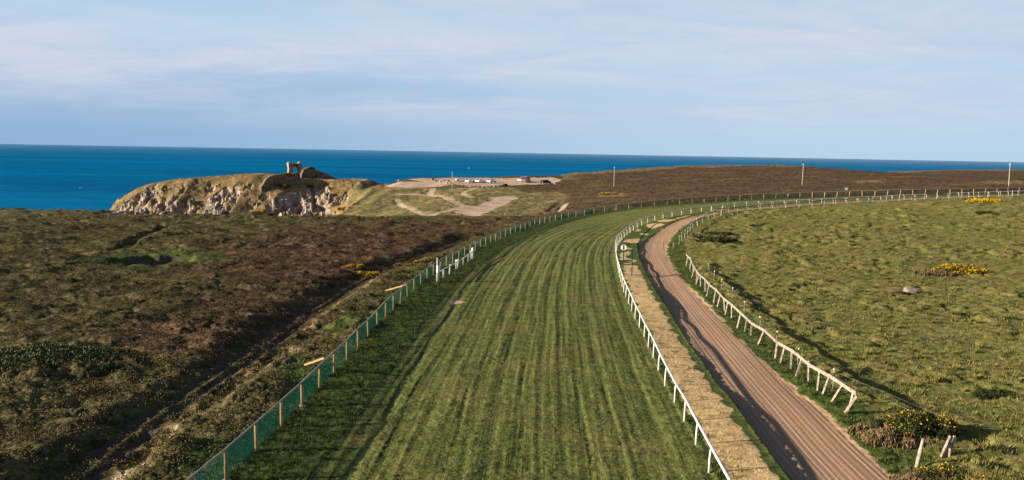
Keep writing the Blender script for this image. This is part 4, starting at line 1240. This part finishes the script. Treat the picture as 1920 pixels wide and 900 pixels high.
def boats():
    hullm = mat('white_hull', (.85, .85, .84), (.8, .8, .79), 1, .4); sail = mat('white_sail', (.85, .84, .8), (.8, .79, .75), 1, .8)
    x, y = sea_point(879, 316.5); r = thing('sailing_boat', 'distant sailing boat with white sails on the open sea above the car park', 'sailing boat', (x, y, -60), R_(70))
    def hull(L_, W_, H_):
        m = MB(); V = []; n = 7
        for i in range(n):
            f = i / (n - 1); xx = (f - .5) * L_; w = W_ / 2 * (1 - f**3) * (.75 + .25 * min(1, f * 4)); sh = H_ * (1 + .25 * f * f)
            V += [(xx, -w, sh), (xx, -w * .6, -.3), (xx, w * .6, -.3), (xx, w, sh)]
        F = [(0, 1, 2, 3), tuple(4*(n-1) + q for q in (3, 2, 1, 0))]
        for i in range(n - 1):
            for q in range(4): F.append((4*i + q, 4*i + (q+1) % 4, 4*(i+1) + (q+1) % 4, 4*(i+1) + q))
        m.add(V, F); return m
    hull(10, 3, 1.1).build('hull', hullm, r)
    m = MB(); m.tube([(.8, 0, 1), (.8, 0, 14)], .12, 7); m.build('mast', METAL, r)
    m = MB(); m.add([(.7, 0, 2.2), (-4.2, .7, 2.2), (.6, 0, 13.6), (.7, .05, 2.2), (-4.2, .75, 2.2), (.6, .05, 13.6)], [(0, 1, 2), (5, 4, 3), (0, 3, 4, 1), (1, 4, 5, 2), (2, 5, 3, 0)]); m.build('mainsail', sail, r)
    m = MB(); m.add([(.95, 0, 12.5), (4.6, 0, 1.5), (1.2, .8, 1.9), (.95, .05, 12.5), (4.6, .05, 1.5), (1.2, .85, 1.9)], [(0, 1, 2), (5, 4, 3), (0, 3, 4, 1), (1, 4, 5, 2), (2, 5, 3, 0)]); m.build('jib', sail, r)
    x, y = sea_point(151.5, 353); r = thing('motor_boat', 'small white motor boat alone on the sea at the left', 'motor boat', (x, y, -60), R_(15))
    hull(5.6, 2.1, .8).build('hull', hullm, r)
    m = MB(); m.box((-.2, 0, 1.5), (1.8, 1.5, 1.2), None, 0, .8); c = m.build('cabin', hullm, r)
    m = MB(); m.box((.62, 0, 1.62), (.3, 1.2, .45)); m.build('windscreen', GLASS, c)


boats()


# ------------------------------------------------------------------ ground cover nobody could count
def cover_material(name, dark, light, dry, sc=1.1, drylo=.52, dryhi=.66, dryw=.5):
    m = bpy.data.materials.new(name); m.use_nodes = True; t = NT(m.node_tree)
    b = t.n['Principled BSDF']; b.inputs['Roughness'].default_value = .9; b.inputs['Specular IOR Level'].default_value = .1
    P = t.n.new('ShaderNodeNewGeometry').outputs['Position']
    n1 = t.noise(P, sc, 3, .6); n2 = t.noise(P, 9.0, 2, .6); n3 = t.noise(P, .045, 3, .55)
    k = t.math('ADD', t.math('MULTIPLY', n1, .5), t.math('MULTIPLY', n2, .5))
    c1 = t.mix(t.rng(k, .36, .64), dark[0], light[0]); c2 = t.mix(t.rng(k, .36, .64), dark[1], light[1])
    c = t.mix(t.rng(t.math('ADD', t.math('ADD', t.math('MULTIPLY', n3, .5), t.math('MULTIPLY', t.attr('brown').outputs['Fac'], .5)), t.math('MULTIPLY', t.math('SUBTRACT', n1, .5), .9)), .34, .58), c1, c2)
    c = t.mix(t.math('MULTIPLY', t.rng(k, drylo, dryhi), dryw), c, dry)
    t.put(b.inputs['Base Color'], c)
    return m


def scatter(density0, r0, r1, half, seed, fall=1.0):
    """random ground points, thinning with distance from the camera's standpoint"""
    g = np.random.default_rng(seed); n = int(density0 * (r1**2 - r0**2) * half)
    r = np.sqrt(g.uniform(r0**2, r1**2, n)); a = g.uniform(-half, half, n)
    k = g.random(n) < np.minimum(1, (38.0 / r)**fall)
    return r[k] * np.sin(a[k]), r[k] * np.cos(a[k])


def cover(name, x, y, z, m, leaves, w, h, leaf_h, leaf_w, seed, grass=True, scale=None, brown=None):
    g = np.random.default_rng(seed); N = len(x); n = N * leaves
    sc = np.repeat(g.uniform(.6, 1.35, N) if scale is None else scale * g.uniform(.7, 1.3, N), leaves)[:, None]
    base = np.repeat(np.stack([x, y, z], 1), leaves, 0)
    a = g.uniform(0, 2*np.pi, n); q = np.sqrt(g.random(n))
    d = np.stack([np.cos(a), np.sin(a), np.zeros(n)], 1); side = np.stack([-np.sin(a), np.cos(a), np.zeros(n)], 1)
    if grass:
        B = base + d * (q * w)[:, None] * sc - np.array([0, 0, .03])
        tip = B + d * (g.uniform(.1, .9, n) * leaf_h * .7)[:, None] * sc + np.array([0, 0, 1.0]) * (g.uniform(.5, 1, n) * leaf_h)[:, None] * sc
        s2 = side * (leaf_w * g.uniform(.6, 1.3, n))[:, None] * sc
        V = np.stack([B - s2, B + s2, tip], 1)
    else:
        top = (h * np.sqrt(np.clip(1 - q**2, 0, 1)) * g.uniform(.45, 1, n))
        B = base + d * (q * w)[:, None] * sc; B[:, 2] += (top * sc[:, 0]) - .04
        e = g.normal(size=(n, 3)); e[:, 2] = np.abs(e[:, 2]) * .8 + .2; e /= np.linalg.norm(e, axis=1)[:, None]
        f = np.cross(e, g.normal(size=(n, 3))); f /= np.linalg.norm(f, axis=1)[:, None] + 1e-9
        V = np.stack([B - f * leaf_w * sc, B + f * leaf_w * sc, B + e * leaf_h * sc], 1)
    me = bpy.data.meshes.new(name); me.vertices.add(3*n); me.vertices.foreach_set('co', V.astype(np.float32).ravel())
    me.loops.add(3*n); me.loops.foreach_set('vertex_index', np.arange(3*n, dtype=np.int32))
    me.polygons.add(n); me.polygons.foreach_set('loop_start', np.arange(0, 3*n, 3, dtype=np.int32)); me.materials.append(m); me.update(calc_edges=True)
    if brown is not None: me.attributes.new('brown', 'FLOAT', 'POINT').data.foreach_set('value', np.repeat(brown, leaves * 3).astype(np.float32))
    o = link(bpy.data.objects.new(name, me)); o['kind'] = 'stuff'; return o


def ground_cover():
    g = np.random.default_rng(5)
    x, y = scatter(5.0, 25, 165, R_(40), 201, .75); z, M = terrain(x, y)
    k = (M['heath'] > .6) & (M['bare'] < .3) & (M['mud'] < .3) & (M['head'] < .4)
    hk = k & (M['green'] < .5)
    hm = cover_material('heather_sprigs', ((.026, .028, .010), (.030, .021, .012)), ((.215, .175, .072), (.175, .108, .060)), (.33, .24, .135), dryw=.28)
    cover('heather', x[hk], y[hk], z[hk], hm, 26, .42, .20, .075, .03, 210, False, None, M['brown'][hk])
    xs, ys = scatter(.55, 25, 150, R_(40), 205, .35); zs, Ms = terrain(xs, ys)
    ks = (Ms['heath'] > .6) & (Ms['bare'] < .3) & (Ms['mud'] < .2) & (Ms['head'] < .3) & (gnoise(xs / 6, ys / 4, 221) > -.12)
    cover('heather_shrubs', xs[ks], ys[ks], zs[ks], hm, 110, .58, .42, .07, .03, 214, False, None, Ms['brown'][ks])
    gm = cover_material('verge_grass_blades', ((.028, .046, .012), (.030, .050, .012)), ((.125, .150, .040), (.105, .140, .036)), (.26, .21, .10))
    gk = k & (M['green'] >= .5)
    x2, y2 = scatter(9.0, 25, 120, R_(40), 202, 1.1); z2, M2 = terrain(x2, y2)
    vk = (M2['turf'] < .3) & (M2['sand'] < .2) & (M2['field'] < .5) & (M2['heath'] < .5) & (M2['head'] < .3) & ((M2['straw'] < .4) | (g.random(len(x2)) < .07)) & ((M2['dL'] < -.9) | (M2['dL'] > .2))
    X = np.concatenate([x[gk], x2[vk]]); Y = np.concatenate([y[gk], y2[vk]]); Z = np.concatenate([z[gk], z2[vk]])
    cover('verge_grass', X, Y, Z, gm, 16, .22, 0, .20, .02, 211)
    fm = cover_material('tussock_blades', ((.066, .076, .018), (.070, .078, .020)), ((.245, .232, .072), (.230, .222, .068)), (.34, .225, .10))
    x, y = scatter(7.0, 25, 170, R_(40), 203, .8); z, M = terrain(x, y)
    k = (M['field'] > .6) & (g.random(len(x)) < .25 + .9 * M['big2'])
    cover('tussock_grass', x[k], y[k], z[k], fm, 18, .26, 0, .20, .022, 212)
    xs, ys = scatter(.30, 25, 160, R_(40), 206, .3); zs, Ms = terrain(xs, ys)
    ks = (Ms['field'] > .6) & (gnoise(xs / 8, ys / 6, 222) > -.05)
    cover('rank_tussocks', xs[ks], ys[ks], zs[ks], fm, 60, .36, 0, .36, .026, 215)
    sm = cover_material('straw_blades', ((.24, .18, .085), (.22, .17, .08)), ((.66, .48, .26), (.62, .45, .25)), (.74, .55, .31))
    xs, ys = scatter(26.0, 25, 100, R_(36), 207, 1.4); zs, Ms = terrain(xs, ys)
    ks = (Ms['straw'] > .5) & (Ms['dL'] < -.8)
    cover('dry_grass', xs[ks], ys[ks], zs[ks], sm, 12, .16, 0, .10, .013, 216)
    tm = cover_material('mown_blades', ((.036, .052, .012), (.040, .054, .013)), ((.190, .226, .060), (.205, .230, .063)), (.29, .245, .10), 1.6, .54, .70)
    x, y = scatter(34.0, 28, 85, R_(27), 204, 1.6); z, M = terrain(x, y)
    k = M['turf'] > .7
    st = gnoise(M['uR'] / .5, M['sR'] / 9, 220)
    k &= g.random(len(x)) < .35 + .9 * st + .3
    cover('mown_grass', x[k], y[k], z[k], tm, 12, .15, 0, .085, .013, 213)


ground_cover()
